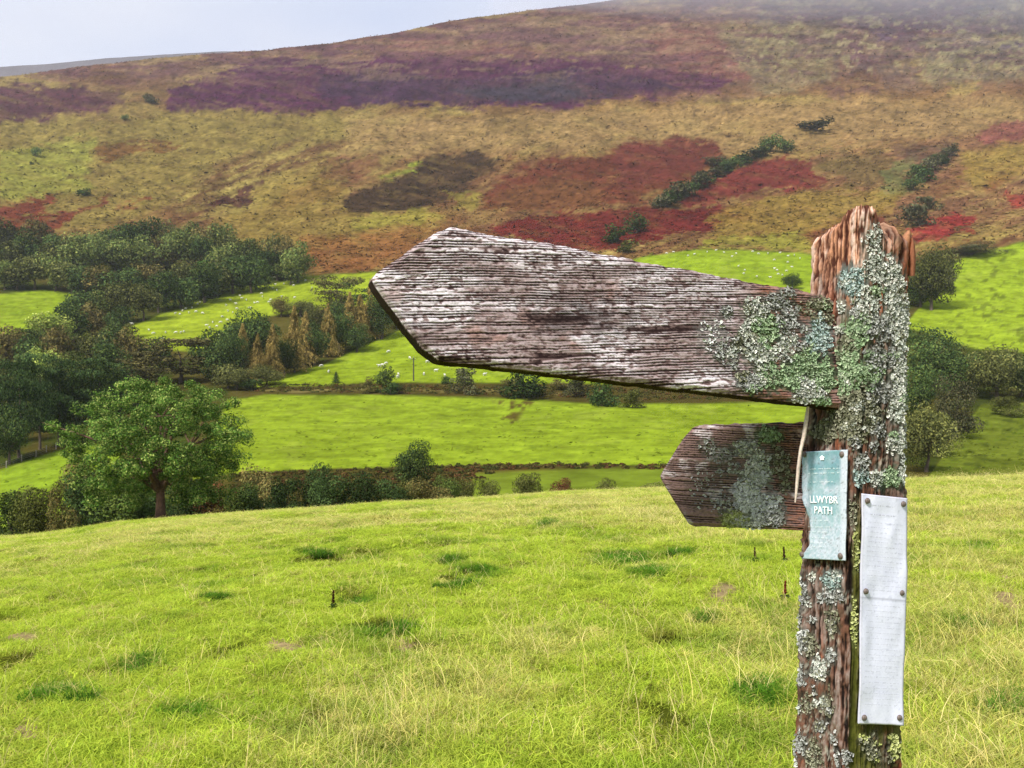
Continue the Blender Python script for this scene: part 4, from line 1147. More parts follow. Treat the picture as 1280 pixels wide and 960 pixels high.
# ------------------------------------------------------------------ meadow weeds and tussocks
def build_weeds():
    dm = plain_mat('dead_dock', (.055, .035, .022), .95, 60)
    for i, (px, py, hp, lab) in enumerate(((416, 762, 24, 'short dark dead dock stem standing alone in the open meadow'), (944, 702, 18, 'dark dead dock stem left of the post below the small arm'), (981, 704, 20, 'dark dock plant closest to the post below the small arm'), (981, 752, 26, 'reddish dock stem nearest the left side of the post'))):
        p = meadow_at(px, py); s = p.y / F; h = hp * s
        o = empty('dock_plant', p); tag(o, lab, 'weed', 'dead dock stems in the meadow')
        r = np.random.default_rng(50 + i)
        lean = r.normal(0, .08, 2) * h
        V, Q = tube([(0, 0, -.02), (lean[0] * .3, lean[1] * .3, h * .5), (lean[0], lean[1], h)], [.006 + .015 * s / .01 * .1, .006, .003], 6)
        link('stem', mesh_np('stem', V, Q), dm, o)
        n = 170; t = r.uniform(.35, 1, n); a = r.uniform(0, 6.28, n); rr = h * .11 * r.uniform(.2, 1, n) * (1.3 - t)
        c = np.stack([lean[0] * t + rr * np.cos(a), lean[1] * t + rr * np.sin(a), h * t], 1)
        Vv, Qq, C = leaves(c, np.stack([np.cos(a), np.sin(a), a * 0 + .3], 1), h * .035, r, np.tile(lin((74, 48, 34) if i < 3 else (120, 60, 40)) * .6, (n, 1)))
        me = mesh_np('seed_head', Vv, Qq, smooth=False); vcol(me, 'leafcol', C)
        link('seed_head', me, foliage, o)
        n = 14; a = r.uniform(0, 6.28, n); c = np.stack([np.cos(a) * h * .16, np.sin(a) * h * .16, r.uniform(.04, .3, n) * h], 1)
        Vv, Qq, C = leaves(c, np.stack([np.cos(a) * .4, np.sin(a) * .4, a * 0 + 1], 1), h * .09, r, np.tile(lin((70, 92, 40)) * .5, (n, 1)), elong=1.8)
        me = mesh_np('leaves', Vv, Qq, smooth=False); vcol(me, 'leafcol', C)
        link('leaves', me, foliage, o)
    tm = leaf_mat('tussock_blade', transl=.3, tint_lo=.9, tint_hi=1.1)
    protos = [tuft_mesh('tussock', 420, .07, .26, .24, .0055, .7, 400 + i, lin((112, 160, 54)) * .62, lin((58, 100, 30)) * .5) for i in range(3)]
    for m in protos: m.materials.append(tm)
    T = [(455, 758, 30, 'deep green grass tussock just right of the lone dead dock'), (565, 706, 46, 'wide deep green tussock in the middle of the meadow'), (690, 657, 32, 'deep green tussock near the brow, below the big arm'), (550, 735, 26, 'ragged tussock a little below the wide middle one'), (850, 696, 44, 'low tussock left below the tip of the small arm'), (185, 832, 34, 'tall green tussock in the lower left meadow'), (100, 880, 60, 'broad dark tussock at the lower left'), (1226, 688, 26, 'small tussock right of the notice top'), (1222, 790, 32, 'dark tussock right of the middle of the notice'), (1262, 892, 46, 'dark tussock at the lower right frame edge'), (272, 750, 34, 'flat tussock in the left half of the meadow'), (402, 696, 40, 'faint tussock near the brow at left'), (882, 778, 30, 'tussock low to the left of the post')]
    for i, (px, py, wp, lab) in enumerate(T):
        p = meadow_at(px, py); s = p.y / F
        o = bpy.data.objects.new('grass_tussock', protos[i % 3]); COL.objects.link(o)
        k = wp * s / .62
        o.location = p; o.scale = (k, k, min(k, .9) * .8); o.rotation_euler = (0, 0, i * 1.3)
        tag(o, lab, 'grass tussock', 'green tussocks in the meadow')
build_weeds()

# ------------------------------------------------------------------ the signpost
CAM = np.array([0, 0, EYE])
def ray(px, py):
    return np.array([(px - 640) / F, 1.0, (480 - py) / F])
def on_plane(px, py, P0, n):
    d = ray(px, py)
    return CAM + d * (np.dot(n, P0 - CAM) / np.dot(n, d))
def unit(v):
    v = np.asarray(v, float); return v / np.linalg.norm(v)

YP = 1.30                                   # depth of the post
def axis_at(z):
    py = 480 - (z - EYE) / YP * F
    pc = tab(py, (265, 1075.5), (960, 1058.5), (1800, 1040))
    return np.stack([(pc - 640) / F * YP, np.full_like(np.asarray(z, float), YP)], -1)
ZTOP = EYE + (480 - 268) / F * YP
SIDE = 0.1135
view = math.atan2(-YP, -(1066 - 640) / F * YP)      # from post to camera
COR = view - math.radians(2)                         # the corner that faces us
AL, AR = COR - math.pi / 4, COR + math.pi / 4        # normals of the left and right faces
nL = np.array([math.cos(AL), math.sin(AL), 0]); nR = np.array([math.cos(AR), math.sin(AR), 0])

signpost = empty('signpost', (*axis_at(0.0), 0.0))
tag(signpost, 'weathered lichen covered wooden fingerpost with two pointed arms and two plaques', 'signpost')
SO = np.array(signpost.location)
def sign_part(name, me, mat, parent=None):
    o = link(name, me, mat, parent or signpost)
    return o

wood_mat = attr_mat('weathered_wood', 'wood', 0.9, 260, 0.72, 1.28, bump=0.5, bump_d=0.0012, spec=0.15)

LC = {'pale': [(212, 214, 202), (196, 202, 190), (230, 228, 216), (172, 176, 162)], 'green': [(166, 188, 146), (146, 172, 130), (188, 204, 166), (126, 146, 110)], 'teal': [(176, 194, 188), (152, 174, 168), (200, 212, 206)], 'grey': [(176, 178, 172), (152, 154, 146), (200, 200, 194), (128, 128, 118)], 'dull': [(150, 150, 124), (128, 128, 102), (172, 172, 148), (104, 104, 84)], 'white': [(226, 228, 222), (206, 210, 204), (236, 236, 230)], 'yellow': [(190, 196, 120), (168, 176, 104), (204, 208, 146)]}
# lichen patches: photo px, photo row, radii, colour, density
LICH_POST = [
    (1066, 352, 18, 22, 'teal', 1.2), (1092, 300, 14, 22, 'pale', .5), (1092, 335, 18, 22, 'pale', .8), (1112, 345, 20, 26, 'pale', 1.2), (1120, 385, 22, 30, 'pale', 1.3), (1085, 385, 20, 22, 'pale', 1.0), (1098, 412, 24, 22, 'grey', 1.1), (1130, 420, 14, 36, 'pale', 1.2), (1072, 412, 20, 24, 'green', 1.1), (1060, 448, 18, 22, 'green', 1.0), (1102, 448, 24, 20, 'grey', .9), (1126, 470, 16, 30, 'pale', 1.1), (1084, 470, 24, 20, 'green', 1.1), (1050, 478, 22, 24, 'green', 1.3), (1070, 500, 26, 18, 'dull', 1.2), (1100, 490, 20, 20, 'grey', .9), (1124, 510, 15, 26, 'pale', 1.1), (1085, 520, 24, 16, 'dull', 1.3), (1050, 526, 24, 16, 'dull', 1.2), (1030, 540, 18, 16, 'dull', 1.1), (1066, 542, 24, 14, 'dull', 1.3), (1098, 535, 10, 16, 'grey', .9), (1128, 555, 10, 28, 'pale', 1.1), (1130, 592, 9, 20, 'pale', 1.1), (1078, 580, 10, 18, 'grey', .9), (1096, 598, 12, 14, 'pale', 1.0), (1112, 598, 16, 14, 'green', 1.4), (1076, 596, 10, 12, 'teal', 1.0),
    (1000, 740, 12, 24, 'grey', 1.0), (1040, 726, 14, 14, 'teal', .9), (1036, 745, 16, 14, 'grey', .9), (994, 775, 9, 28, 'grey', 1.1), (1003, 800, 11, 16, 'grey', .9), (1040, 775, 12, 22, 'dull', .55), (1024, 836, 13, 18, 'pale', .9), (998, 845, 12, 16, 'grey', .9), (1038, 820, 9, 12, 'grey', .7), (1014, 806, 10, 20, 'dull', .5), (1000, 930, 12, 18, 'grey', .8), (1018, 940, 12, 22, 'dull', .6), (1036, 880, 10, 24, 'dull', .4), (1010, 880, 14, 18, 'dull', .35), (1085, 935, 10, 16, 'dull', .5), (1118, 935, 8, 22, 'yellow', .5), (1070, 690, 5, 30, 'yellow', .5), (1066, 640, 6, 24, 'dull', .5), (1068, 780, 5, 36, 'yellow', .6)]
LICH_ARM = [
    (944, 388, 20, 20, 'pale', .7), (968, 378, 22, 12, 'grey', .9), (958, 412, 22, 24, 'green', .9), (938, 430, 16, 20, 'pale', .6), (984, 402, 18, 26, 'grey', .7), (952, 446, 20, 20, 'pale', .9), (980, 436, 16, 22, 'pale', .5), (962, 470, 20, 20, 'green', 1.0), (935, 478, 20, 14, 'grey', .8), (990, 470, 20, 20, 'green', 1.2), (1010, 450, 16, 26, 'green', .9), (1024, 420, 18, 28, 'teal', .9), (1012, 488, 22, 14, 'pale', 1.2), (1030, 470, 16, 24, 'green', 1.2), (1016, 386, 20, 18, 'dull', .5), (910, 440, 18, 26, 'grey', .35), (890, 420, 20, 28, 'white', .16), (1035, 392, 12, 16, 'dull', .5)]
LICH_ARM += [(1000, 500, 14, 7, 'pale', 1.0), (1026, 502, 14, 8, 'green', 1.0), (1030, 380, 14, 10, 'dull', .8), (985, 366, 14, 8, 'grey', .8)]
LICH_SMALL = [(946, 600, 16, 16, 'white', .8), 
    (945, 594, 20, 20, 'pale', 1.3), (932, 620, 18, 22, 'white', 1.7), (952, 634, 28, 22, 'white', 1.0), (918, 648, 20, 12, 'yellow', 1.1), (940, 652, 26, 10, 'pale', 1.1), (966, 645, 20, 16, 'grey', .8), (932, 560, 18, 12, 'pale', .9), (962, 544, 18, 12, 'green', 1.1), (950, 575, 14, 14, 'pale', .8), (975, 575, 14, 22, 'dull', .7), (982, 600, 12, 20, 'dull', .5), (900, 568, 22, 12, 'grey', .5), (912, 585, 20, 12, 'grey', .35), (885, 556, 14, 10, 'grey', .4), (880, 610, 24, 30, 'grey', .10), (905, 630, 16, 16, 'grey', .3)]
_lr = random.Random(17)
for _ in range(24):
    LICH_POST.append((_lr.uniform(990, 1058), _lr.uniform(708, 956), _lr.uniform(4, 9), _lr.uniform(5, 13), _lr.choice(['grey', 'grey', 'dull', 'pale']), _lr.uniform(.3, .8)))
for _ in range(34):
    LICH_POST.append((_lr.uniform(1040, 1138), _lr.uniform(350, 560), _lr.uniform(5, 12), _lr.uniform(5, 12), _lr.choice(['grey', 'dull', 'pale', 'green']), _lr.uniform(.6, 1.1)))
for _ in range(14):
    LICH_POST.append((_lr.uniform(1070, 1126), _lr.uniform(912, 956), _lr.uniform(4, 8), _lr.uniform(4, 9), _lr.choice(['dull', 'yellow']), _lr.uniform(.3, .6)))
for _ in range(26):
    LICH_ARM.append((_lr.uniform(905, 1040), _lr.uniform(372, 500), _lr.uniform(5, 11), _lr.uniform(5, 11), _lr.choice(['grey', 'dull', 'pale', 'green']), _lr.uniform(.5, 1.0)))
def crust(C, px, py, patches, nz):
    """thin grey green crust on the wood round the lichen lobes"""
    for (x, y, rx, ry, c, dn) in patches:
        d = np.hypot((px - x) / rx, (py - y) / ry) + (nz - .5) * 1.4
        C = mix(C, lin(LC[c][3] if len(LC[c]) > 3 else LC[c][1]) * (.12 + .75 * nz)[..., None], sstep(1.2, .8, d) * min(.8, .2 + .5 * dn))
    return C

def grain_cols(g, fleck, warm, dark):
    """g ridge 0..1, fleck 0..1 pale weathering, warm 0..1 rusty, dark 0..1 stain"""
    C = mix(lin((40, 25, 25)), lin((134, 110, 106)), sstep(.06, .40, g))
    C = mix(C, lin((228, 219, 224)), sstep(.24, .66, g) * fleck)
    C = mix(C, lin((140, 84, 54)), warm * sstep(.2, .7, g) * .8)
    C = mix(C, lin((30, 20, 20)), dark)
    return C

def board(name, top, bot, P0, n, thick, na, nb, seed, style):
    n = unit(n)
    e1 = unit(np.cross([0, 0, 1.0], n)); e2 = np.cross(n, e1)       # e1 to the right in the picture
    def ab(p): w = on_plane(p[0], p[1], P0, n) - P0; return np.dot(w, e1), np.dot(w, e2)
    T = np.array([ab(p) for p in top]); B = np.array([ab(p) for p in bot])
    a0, a1 = max(T[0, 0], B[0, 0]), min(T[-1, 0], B[-1, 0])
    t = np.linspace(0, 1, na) ** 1.15
    A = a0 + (a1 - a0) * t
    tb = np.interp(A, T[:, 0], T[:, 1]); bb = np.interp(A, B[:, 0], B[:, 1])
    tb = tb + .0030 * (fbm(A * 90, A * 0 + 3, oct=4, seed=seed) - .5) + .0045 * (fbm(A * 14, A * 0 + 3, oct=2, seed=seed + 5) - .5)
    bb = bb + .0026 * (fbm(A * 70, A * 0 + 8, oct=4, seed=seed + 1) - .5)
    J = np.linspace(0, 1, nb)
    AA = np.repeat(A[:, None], nb, 1); BB = bb[:, None] + (tb - bb)[:, None] * J[None, :]
    # grain
    wob = (fbm(AA * 4, BB * 7, oct=2, seed=seed + 11) - .5) * .010 + (fbm(AA * 26, BB * 40, oct=2, seed=seed + 12) - .5) * .0022
    b2 = BB + wob + style.get('slope', 0) * AA
    u = b2 * style.get('lines', 285)
    k = np.floor(u); fq = np.abs(u - k - .5)
    wd = .14 + .36 * vnoise(AA * 26 + k * 7.13, k * 3.1, seed=seed + 21)
    pres = sstep(.22, .5, vnoise(AA * 9 + k * 3.37, k * 1.7, seed=seed + 22))
    groove = (1 - sstep(wd * .45, wd, fq)) * pres
    l2 = vnoise(AA * 45 + 9, b2 * 430, seed=seed + 23); l3 = vnoise(AA * 130 + 2, b2 * 700, seed=seed + 24)
    speck = fbm(AA * 240, BB * 300, oct=3, seed=seed + 41)
    chip = sstep(.58, .74, fbm(AA * 120 + 30 * wob, b2 * 300, oct=4, seed=seed + 42, rough=.65)) * sstep(.35, .65, fbm(AA * 18, BB * 30, oct=2, seed=seed + 43))
    crack = sstep(.76, .84, vnoise(AA * 4 + 4, b2 * 100, seed=seed + 31)) * sstep(.35, .6, fbm(AA * 10, BB * 20, oct=2, seed=seed + 32))
    chip2 = sstep(.53, .63, fbm(AA * 150, b2 * 340, oct=3, seed=seed + 44))
    gg = (.38 + .5 * l2 + .45 * l3 + .5 * (speck - .5)) * (1 - .92 * groove) * (1 - .8 * crack) * (1 - .7 * chip) * (1 - .62 * chip2)
    gg = np.clip(gg, 0, 1)
    edge = np.minimum(np.minimum(J, 1 - J)[None, :] * (tb - bb)[:, None], np.inf)
    rnd = sstep(0, .007, edge)
    D = (gg - .6) * .0017 + (fbm(AA * 16, BB * 22, oct=3, seed=seed + 51) - .5) * .003 - (1 - rnd) * .004
    PXY = None
    fr = P0 + AA[..., None] * e1 + BB[..., None] * e2 + D[..., None] * n
    d = fr - CAM; px = 640 + F * d[..., 0] / d[..., 1]; py = 480 - F * d[..., 2] / d[..., 1]
    C = style['col'](px, py, gg, AA, BB, speck)
    nt_, nk = 5, 5
    loops, cols = [], []
    dark = lin((52, 36, 30))
    for i in range(na):
        f = fr[i]
        k = np.linspace(0, 1, nt_ + 2)[1:-1]
        jit = lambda m: (vnoise(np.full(m, A[i] * 60), np.arange(m) * 1.7, seed=seed + 61) - .5)[:, None] * .003
        topr = f[-1] + (-n)[None, :] * (thick * k)[:, None] + e2 * jit(nt_)
        bk_t = f[-1] - n * thick; bk_b = f[0] - n * thick
        back = bk_t + (bk_b - bk_t) * np.linspace(0, 1, nk)[:, None]
        botr = f[0] + (-n)[None, :] * (thick * k[::-1])[:, None] + e2 * jit(nt_)
        loops.append(np.concatenate([f, topr, back, botr]))
        tone = .55 + .9 * vnoise(np.array([A[i] * 90]), np.array([2.0]), seed=seed + 71)[0]
        rim = np.concatenate([np.tile(lin((128, 108, 98)) * tone, (nt_, 1)), np.tile(dark, (nk, 1)), np.tile(dark * (.5 + .5 * tone), (nt_, 1))])  # pale top edge, dark underside: shade from overhead light put into the colour
        cols.append(np.concatenate([C[i], rim]))
    M = nb + 2 * nt_ + nk
    V = np.concatenate(loops); CC = np.concatenate(cols)
    i = np.arange(na - 1)[:, None] * M; j = np.arange(M)[None, :]; j1 = (j + 1) % M
    Q = np.stack([i + j, i + j1, i + M + j1, i + M + j], -1).reshape(-1, 4)[:, ::-1]
    # end caps as fans
    caps, extra, ec = [], [], []
    for r0, flip in ((0, 0), ((na - 1) * M, 1)):
        cidx = len(V) + len(extra); extra.append(V[r0:r0 + M].mean(0)); ec.append(dark)
        q = np.stack([r0 + np.arange(M), r0 + (np.arange(M) + 1) % M, np.full(M, cidx)], 1)
        caps.append(q[:, ::-1] if flip else q)
    V = np.concatenate([V, np.array(extra)]); CC = np.concatenate([CC, np.array(ec)])
    me = mesh_np(name, V - SO, Q, np.concatenate(caps))
    vcol(me, 'wood', np.clip(CC, 0, 1) * .80)
    o = sign_part(name, me, wood_mat)
    bvh = BVHTree.FromPolygons([tuple(v) for v in fr.reshape(-1, 3)], grid_quads(na, nb).tolist())
    return o, bvh, n

def big_col(px, py, g, A, B, speck):
    fleck = (.25 + .75 * sstep(.36, .62, fbm(A * 14, B * 44, oct=4, seed=601) + .10 * sstep(430, 340, py) - .05)) * .86
    warm = sstep(.62, .8, fbm(A * 30, B * 40, oct=3, seed=611)) * .55 + .75 * sstep(905, 960, px)
    d = np.hypot((px - 735) / 62, (py - 398) / 24) + (fbm(A * 60, B * 120, oct=4, seed=621) - .5) * 2.6
    dk = sstep(1.5, .2, d) * .6
    fleck = fleck * (1 - .7 * sstep(900, 960, px))
    return crust(grain_cols(g, fleck, np.clip(warm, 0, 1), dk) * 1.14, px, py, LICH_ARM, speck)
def small_col(px, py, g, A, B, speck):
    fleck = sstep(.52, .72, fbm(A * 40, B * 60, oct=4, seed=701)) * .75
    warm = .12 + .6 * sstep(930, 985, px) * sstep(.3, .5, fbm(A * 20, B * 20, oct=2, seed=711))
    C = grain_cols(g, fleck, warm, sstep(.5, .7, fbm(A * 14, B * 20, oct=3, seed=721)) * .3)
    return crust(C * 1.12, px, py, LICH_SMALL, speck)

PA = CAM + ray(1042, 430) * 1.264
nA = np.array([.315, -.945, .13])
arm, bvhA, nA = board('sign_arm', [(466, 346), (470, 341), (520, 305), (548, 288), (566, 282), (612, 291), (700, 306), (800, 325), (880, 341), (960, 357), (1000, 362), (1043, 372), (1066, 376)],
                      [(466, 349), (472, 360), (500, 398), (530, 436), (548, 449), (566, 452), (640, 460), (760, 474), (900, 491), (1000, 503), (1043, 508), (1066, 511)], PA, nA, .030, 420, 230, 40, {'col': big_col, 'slope': -.03})
arm['label'] = 'long silvery upper arm with pointed end facing left'
PB = CAM + ray(1000, 600) * 1.325
nB = np.array([-.42, -.9, .04])
arm2, bvhB, nB = board('sign_arm', [(825, 594), (832, 582), (852, 552), (864, 536), (872, 533), (920, 531), (980, 529), (1012, 528)],
                       [(825, 599), (834, 614), (850, 640), (860, 655), (868, 658), (920, 660), (990, 663), (1012, 664)], PB, nB, .036, 200, 190, 90, {'col': small_col, 'slope': .02})
arm2['label'] = 'short dark brown lower arm with pointed end facing left'

# ---- post
def build_post():
    nr, na = 520, 230
    th = np.linspace(0, 2 * math.pi, na, endpoint=False)
    # put more samples on the side we see
    th = COR + math.pi + th + .55 * np.sin(th)
    v = np.linspace(0, 1, nr)
    TH = np.repeat(th[None, :], nr, 0)
    # jagged top: height of the rim round the post
    side = np.cos(th - (COR + math.pi / 2))           # -1 left edge .. +1 right edge in the picture
    rim = np.interp(side, [-1, -.95, -.81, -.59, -.44, -.30, -.15, .15, .34, .44, .55, .66, .75, .81, .90, 1.0], [-25, -22, -19, -18, -10, -3, 1, 3, 0, -5, -16, -27, -31, -25, -21, -30])
    rim = rim + (fbm(side * 22, side * 0 + 2, oct=3, seed=801) - .5) * 6
    back = np.cos(th - COR) < -.2
    rim = np.where(back, rim - 10, rim)
    ztop = ZTOP + rim / F * YP
    z0 = -.12
    Zv = z0 + (ztop - z0)[None, :] * v[:, None]
    py = 480 - (Zv - EYE) / YP * F
    ph = TH - COR - math.pi / 4                        # face frame: faces at multiples of 90 deg
    p = np.interp(Zv, [0, 1.2, 1.55, 1.8], [9, 8, 5, 3.6])
    r = SIDE / 2 * (np.abs(np.cos(ph)) ** p + np.abs(np.sin(ph)) ** p) ** (-1 / p)
    r = r * np.interp(Zv, [0, .9, 1.5, 1.8], [1.02, 1.0, .985, .985]) * (1 - .10 * sstep(.994, 1.0, v)[:, None])
    # arc coordinate for vertical grain
    s = TH * .07
    wob = (fbm(s * 12, Zv * 5, oct=3, seed=811) - .5) * .018
    s2 = s + wob
    g1 = vnoise(s2 * 190, Zv * 11, seed=821); g2 = vnoise(s2 * 400, Zv * 38 + 5, seed=822); g3 = vnoise(s2 * 640, Zv * 110 + 2, seed=823)
    g = .36 * g1 + .34 * g2 + .3 * g3
    speck = fbm(s * 260, Zv * 190, oct=3, seed=831)
    chip = sstep(.56, .70, fbm(s2 * 150, Zv * 55, oct=3, seed=832))
    gg = np.clip((g - .22) / .5, 0, 1) * (.55 + .9 * speck) * (1 - .75 * chip)
    crack = sstep(.70, .80, vnoise(s2 * 210, Zv * 4 + 7, seed=841))
    gg = np.clip(gg * (1 - .85 * crack), 0, 1)
    D = (gg - .6) * .0042 - crack * .0022 + (fbm(s * 30, Zv * 12, oct=4, seed=851) - .5) * .0034 + (speck - .5) * .0024 + (vnoise(s2 * 520, Zv * 13, seed=854) - .5) * .0026
    D = D - .0015
    # dark seam down the corner between the two plaques
    seam = np.exp(-((TH - COR) / .065) ** 2) * sstep(1.62, 1.5, Zv)
    D = D - seam * .006 * (.5 + vnoise(s * 5, Zv * 12, seed=853))
    R = r + D
    ax = axis_at(Zv.ravel()).reshape(nr, na, 2)
    V = np.stack([ax[..., 0] + R * np.cos(TH), ax[..., 1] + R * np.sin(TH), Zv], -1)
    sd = np.repeat(side[None, :], nr, 0)
    n1 = fbm(s * 30, Zv * 9, oct=4, seed=861); n2 = fbm(s * 60, Zv * 25, oct=3, seed=862)
    # colours by zone: bare orange top, grey brown below, mossy right face
    topz = sstep(420, 330, py + 60 * (n1 - .5) + 70 * np.clip(sd - .0, 0, 1))
    C = mix(lin((34, 22, 18)), lin((138, 96, 76)), sstep(.10, .5, gg))
    C = mix(C, lin((220, 204, 196)), sstep(.35, .8, gg) * sstep(.40, .58, n1) * .5)
    Ct = mix(lin((78, 40, 28)), lin((200, 144, 112)), sstep(.1, .6, gg))
    Ct = mix(Ct, lin((64, 34, 26)), sstep(.60, .72, vnoise(s2 * 520, Zv * 13, seed=854) * -1 + 1) * .75)
    Ct = mix(Ct, lin((244, 216, 198)), sstep(.4, .85, gg) * sstep(.4, .6, n2) * .6)
    C = C * .62
    C = mix(C, lin((184, 178, 162)), sstep(.55, .66, fbm(s * 330, Zv * 300, oct=3, seed=865)) * sstep(.40, .62, fbm(s * 40, Zv * 20, oct=3, seed=866)) * .6)
    C = mix(C, Ct, topz)
    rusty = sstep(.56, .68, fbm(s * 24 + 5, Zv * 6, oct=3, seed=871)) * (1 - topz)
    C = mix(C, mix(lin((78, 34, 22)), lin((176, 92, 52)), sstep(.2, .8, gg)), rusty * .75)
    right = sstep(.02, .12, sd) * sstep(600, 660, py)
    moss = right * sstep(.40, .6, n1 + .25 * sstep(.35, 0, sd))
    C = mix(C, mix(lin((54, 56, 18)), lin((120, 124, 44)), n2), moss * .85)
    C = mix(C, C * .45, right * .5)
    C = mix(C, lin((28, 18, 16)), np.clip(seam, 0, 1) * .6)
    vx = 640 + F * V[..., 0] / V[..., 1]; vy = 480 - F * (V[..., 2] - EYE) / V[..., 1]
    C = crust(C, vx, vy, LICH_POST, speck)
    # cap: rings closing towards the core of the broken top
    ctr = axis_at(np.array([ZTOP]))[0]
    rings, rc = [], []
    for q, k in enumerate((.86, .68, .46, .24, .08)):
        rr = R[-1] * k
        zz = ztop * 0 + np.interp(k, [0, 1], [0, 1]) * (ztop) + (1 - k) * (ZTOP - .012) + (vnoise(np.cos(th) * 4 * k + q, np.sin(th) * 4 * k, seed=881) - .5) * .012
        rings.append(np.stack([ctr[0] + rr * np.cos(th), ctr[1] + rr * np.sin(th), zz], -1))
        rc.append(mix(lin((84, 50, 34)), lin((190, 150, 124)), vnoise(np.cos(th) * 20 * k, np.sin(th) * 20 * k, seed=882)))
    Vall = np.concatenate([V.reshape(-1, 3)] + rings + [np.array([[ctr[0], ctr[1], ZTOP - .012]])])
    Call = np.concatenate([C.reshape(-1, 3)] + rc + [np.array([lin((120, 84, 62))])])
    NR = nr + 5
    i = np.arange(NR - 1)[:, None] * na; j = np.arange(na)[None, :]; j1 = (j + 1) % na
    Q = np.stack([i + j, i + j1, i + na + j1, i + na + j], -1).reshape(-1, 4)
    b = (NR - 1) * na
    T = np.stack([b + np.arange(na), b + (np.arange(na) + 1) % na, np.full(na, NR * na)], 1)
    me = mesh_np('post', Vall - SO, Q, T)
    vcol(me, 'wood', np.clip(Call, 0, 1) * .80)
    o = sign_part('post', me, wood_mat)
    bvh = BVHTree.FromPolygons([tuple(x) for x in Vall], Q.tolist())
    return o, bvh
post, bvhP = build_post()

# pale split splinters of wood
def strip(name, pts, w, t, col, parent=None):
    """tapered sliver through world points facing the camera"""
    V, Q = [], []
    for k, (p, ww) in enumerate(zip(pts, w)):
        p = np.array(p); d = unit(CAM - p); u = unit(np.cross(d, [0, 0, 1]))
        for a, b in ((-1, 0), (0, 1), (1, 0), (0, -1)):
            V.append(p + u * a * ww / 2 + d * b * t / 2)
        if k:
            b0 = 4 * (k - 1)
            Q += [(b0 + i, b0 + (i + 1) % 4, b0 + 4 + (i + 1) % 4, b0 + 4 + i) for i in range(4)]
    V = np.array(V)
    me = mesh_np(name, V - SO, Q)
    vcol(me, 'wood', np.clip(np.tile(lin(col), (len(V), 1)) * (0.7 + .5 * fbm(V[:, 0] * 300, V[:, 2] * 60, oct=2, seed=5))[:, None], 0, 1) * .8)
    return sign_part(name, me, wood_mat, parent)
sp = [(1010, 508), (1008, 525), (1005, 545), (1001, 562), (998, 585), (996, 608), (994, 628)]
strip('splinter', [CAM + ray(x, y) * 1.262 for x, y in sp], [.004, .006, .006, .005, .005, .0045, .002], .006, (226, 206, 190))['label'] = 'pale split sliver of wood along the left edge of the post'
strip('splinter', [CAM + ray(x, y) * 1.285 for x, y in ((1123, 345), (1127, 320), (1131, 303), (1134, 294), (1136, 288))], [.017, .018, .017, .012, .004], .02, (176, 124, 92))['label'] = 'short orange splinter standing at the top right of the post'
strip('splinter', [CAM + ray(x, y) * 1.285 for x, y in ((1139, 345), (1140, 325), (1140, 308), (1140, 297))], [.010, .010, .008, .003], .016, (150, 96, 70))

# ---- lichen: small ruffled lobes lying on the wood, each patch one part
lich_mat = attr_mat('lichen', 'wood', 0.95, 420, .75, 1.25, spec=.05)
def lichen(parent, bvh, px, py, rx, ry, colour, dens=1.0, size=1.0, seed=0):
    r = np.random.default_rng(seed + int(px * 7 + py * 13))
    n = int(rx * ry * 3.14 / 3.4 * dens)
    V, T, C = [], [], []
    for _ in range(n):
        a = r.uniform(0, 6.28); q = math.sqrt(r.uniform())
        q *= .8 + .35 * math.sin(3 * a + px) * .5 + .15 * math.sin(7 * a + py)
        x, y = px + rx * q * math.cos(a), py + ry * q * math.sin(a)
        d = Vector(ray(x, y)).normalized()
        hit, nrm, _, _ = bvh.ray_cast(Vector(CAM), d)
        if hit is None: continue
        if nrm.dot(d) > 0: nrm = -nrm
        rad = size * (.0009 + .0026 * r.uniform() ** 1.6)
        N = (np.array(nrm) + r.normal(0, .25, 3) + np.array([-.15, -.1, .25])); N /= np.linalg.norm(N)
        u = unit(np.cross(N, r.normal(0, 1, 3))); w = np.cross(N, u)
        c0 = np.array(hit) + np.array(nrm) * r.uniform(.0003, .0024)
        k = len(V); m = 7
        base = lin(LC[colour][r.integers(len(LC[colour]))]) * r.uniform(.75, 1.15)
        V.append(c0 - N * rad * .25); C.append(base * .5)
        ph = r.uniform(0, 6.28)
        for i in range(m):
            an = 2 * math.pi * i / m
            rr = rad * (.75 + .4 * math.sin(2 * an + ph) * r.uniform(.4, 1) + r.uniform(-.12, .12))
            V.append(c0 + u * rr * math.cos(an) + w * rr * math.sin(an) + N * rad * r.uniform(.05, .55)); C.append(base * r.uniform(.9, 1.15))
        T += [(k, k + 1 + i, k + 1 + (i + 1) % m) for i in range(m)]
    if not T: return
    me = mesh_np('lichen', np.array(V) - SO, None, T)
    vcol(me, 'wood', np.clip(np.array(C) * .9, 0, .9))
    link('lichen', me, lich_mat, parent)

for patches, o_, b_ in ((LICH_POST, post, bvhP), (LICH_ARM, arm, bvhA), (LICH_SMALL, arm2, bvhB)):
    for (x, y, rx, ry, c, dn) in patches:
        lichen(o_, b_, x, y, rx, ry, c, dn)

# ---- plaques
def face_point(n, off):
    z = EYE; a = axis_at(np.array([z]))[0]
    return np.array([a[0], a[1], z]) + n * (SIDE / 2 + off)
def face_normal(n):
    # the post leans a little: tilt the face normal with its axis
    a0, a1 = axis_at(np.array([1.0]))[0], axis_at(np.array([1.6]))[0]
    up = unit(np.array([a1[0] - a0[0], a1[1] - a0[1], .6]))
    return unit(n - up * np.dot(n, up)), up

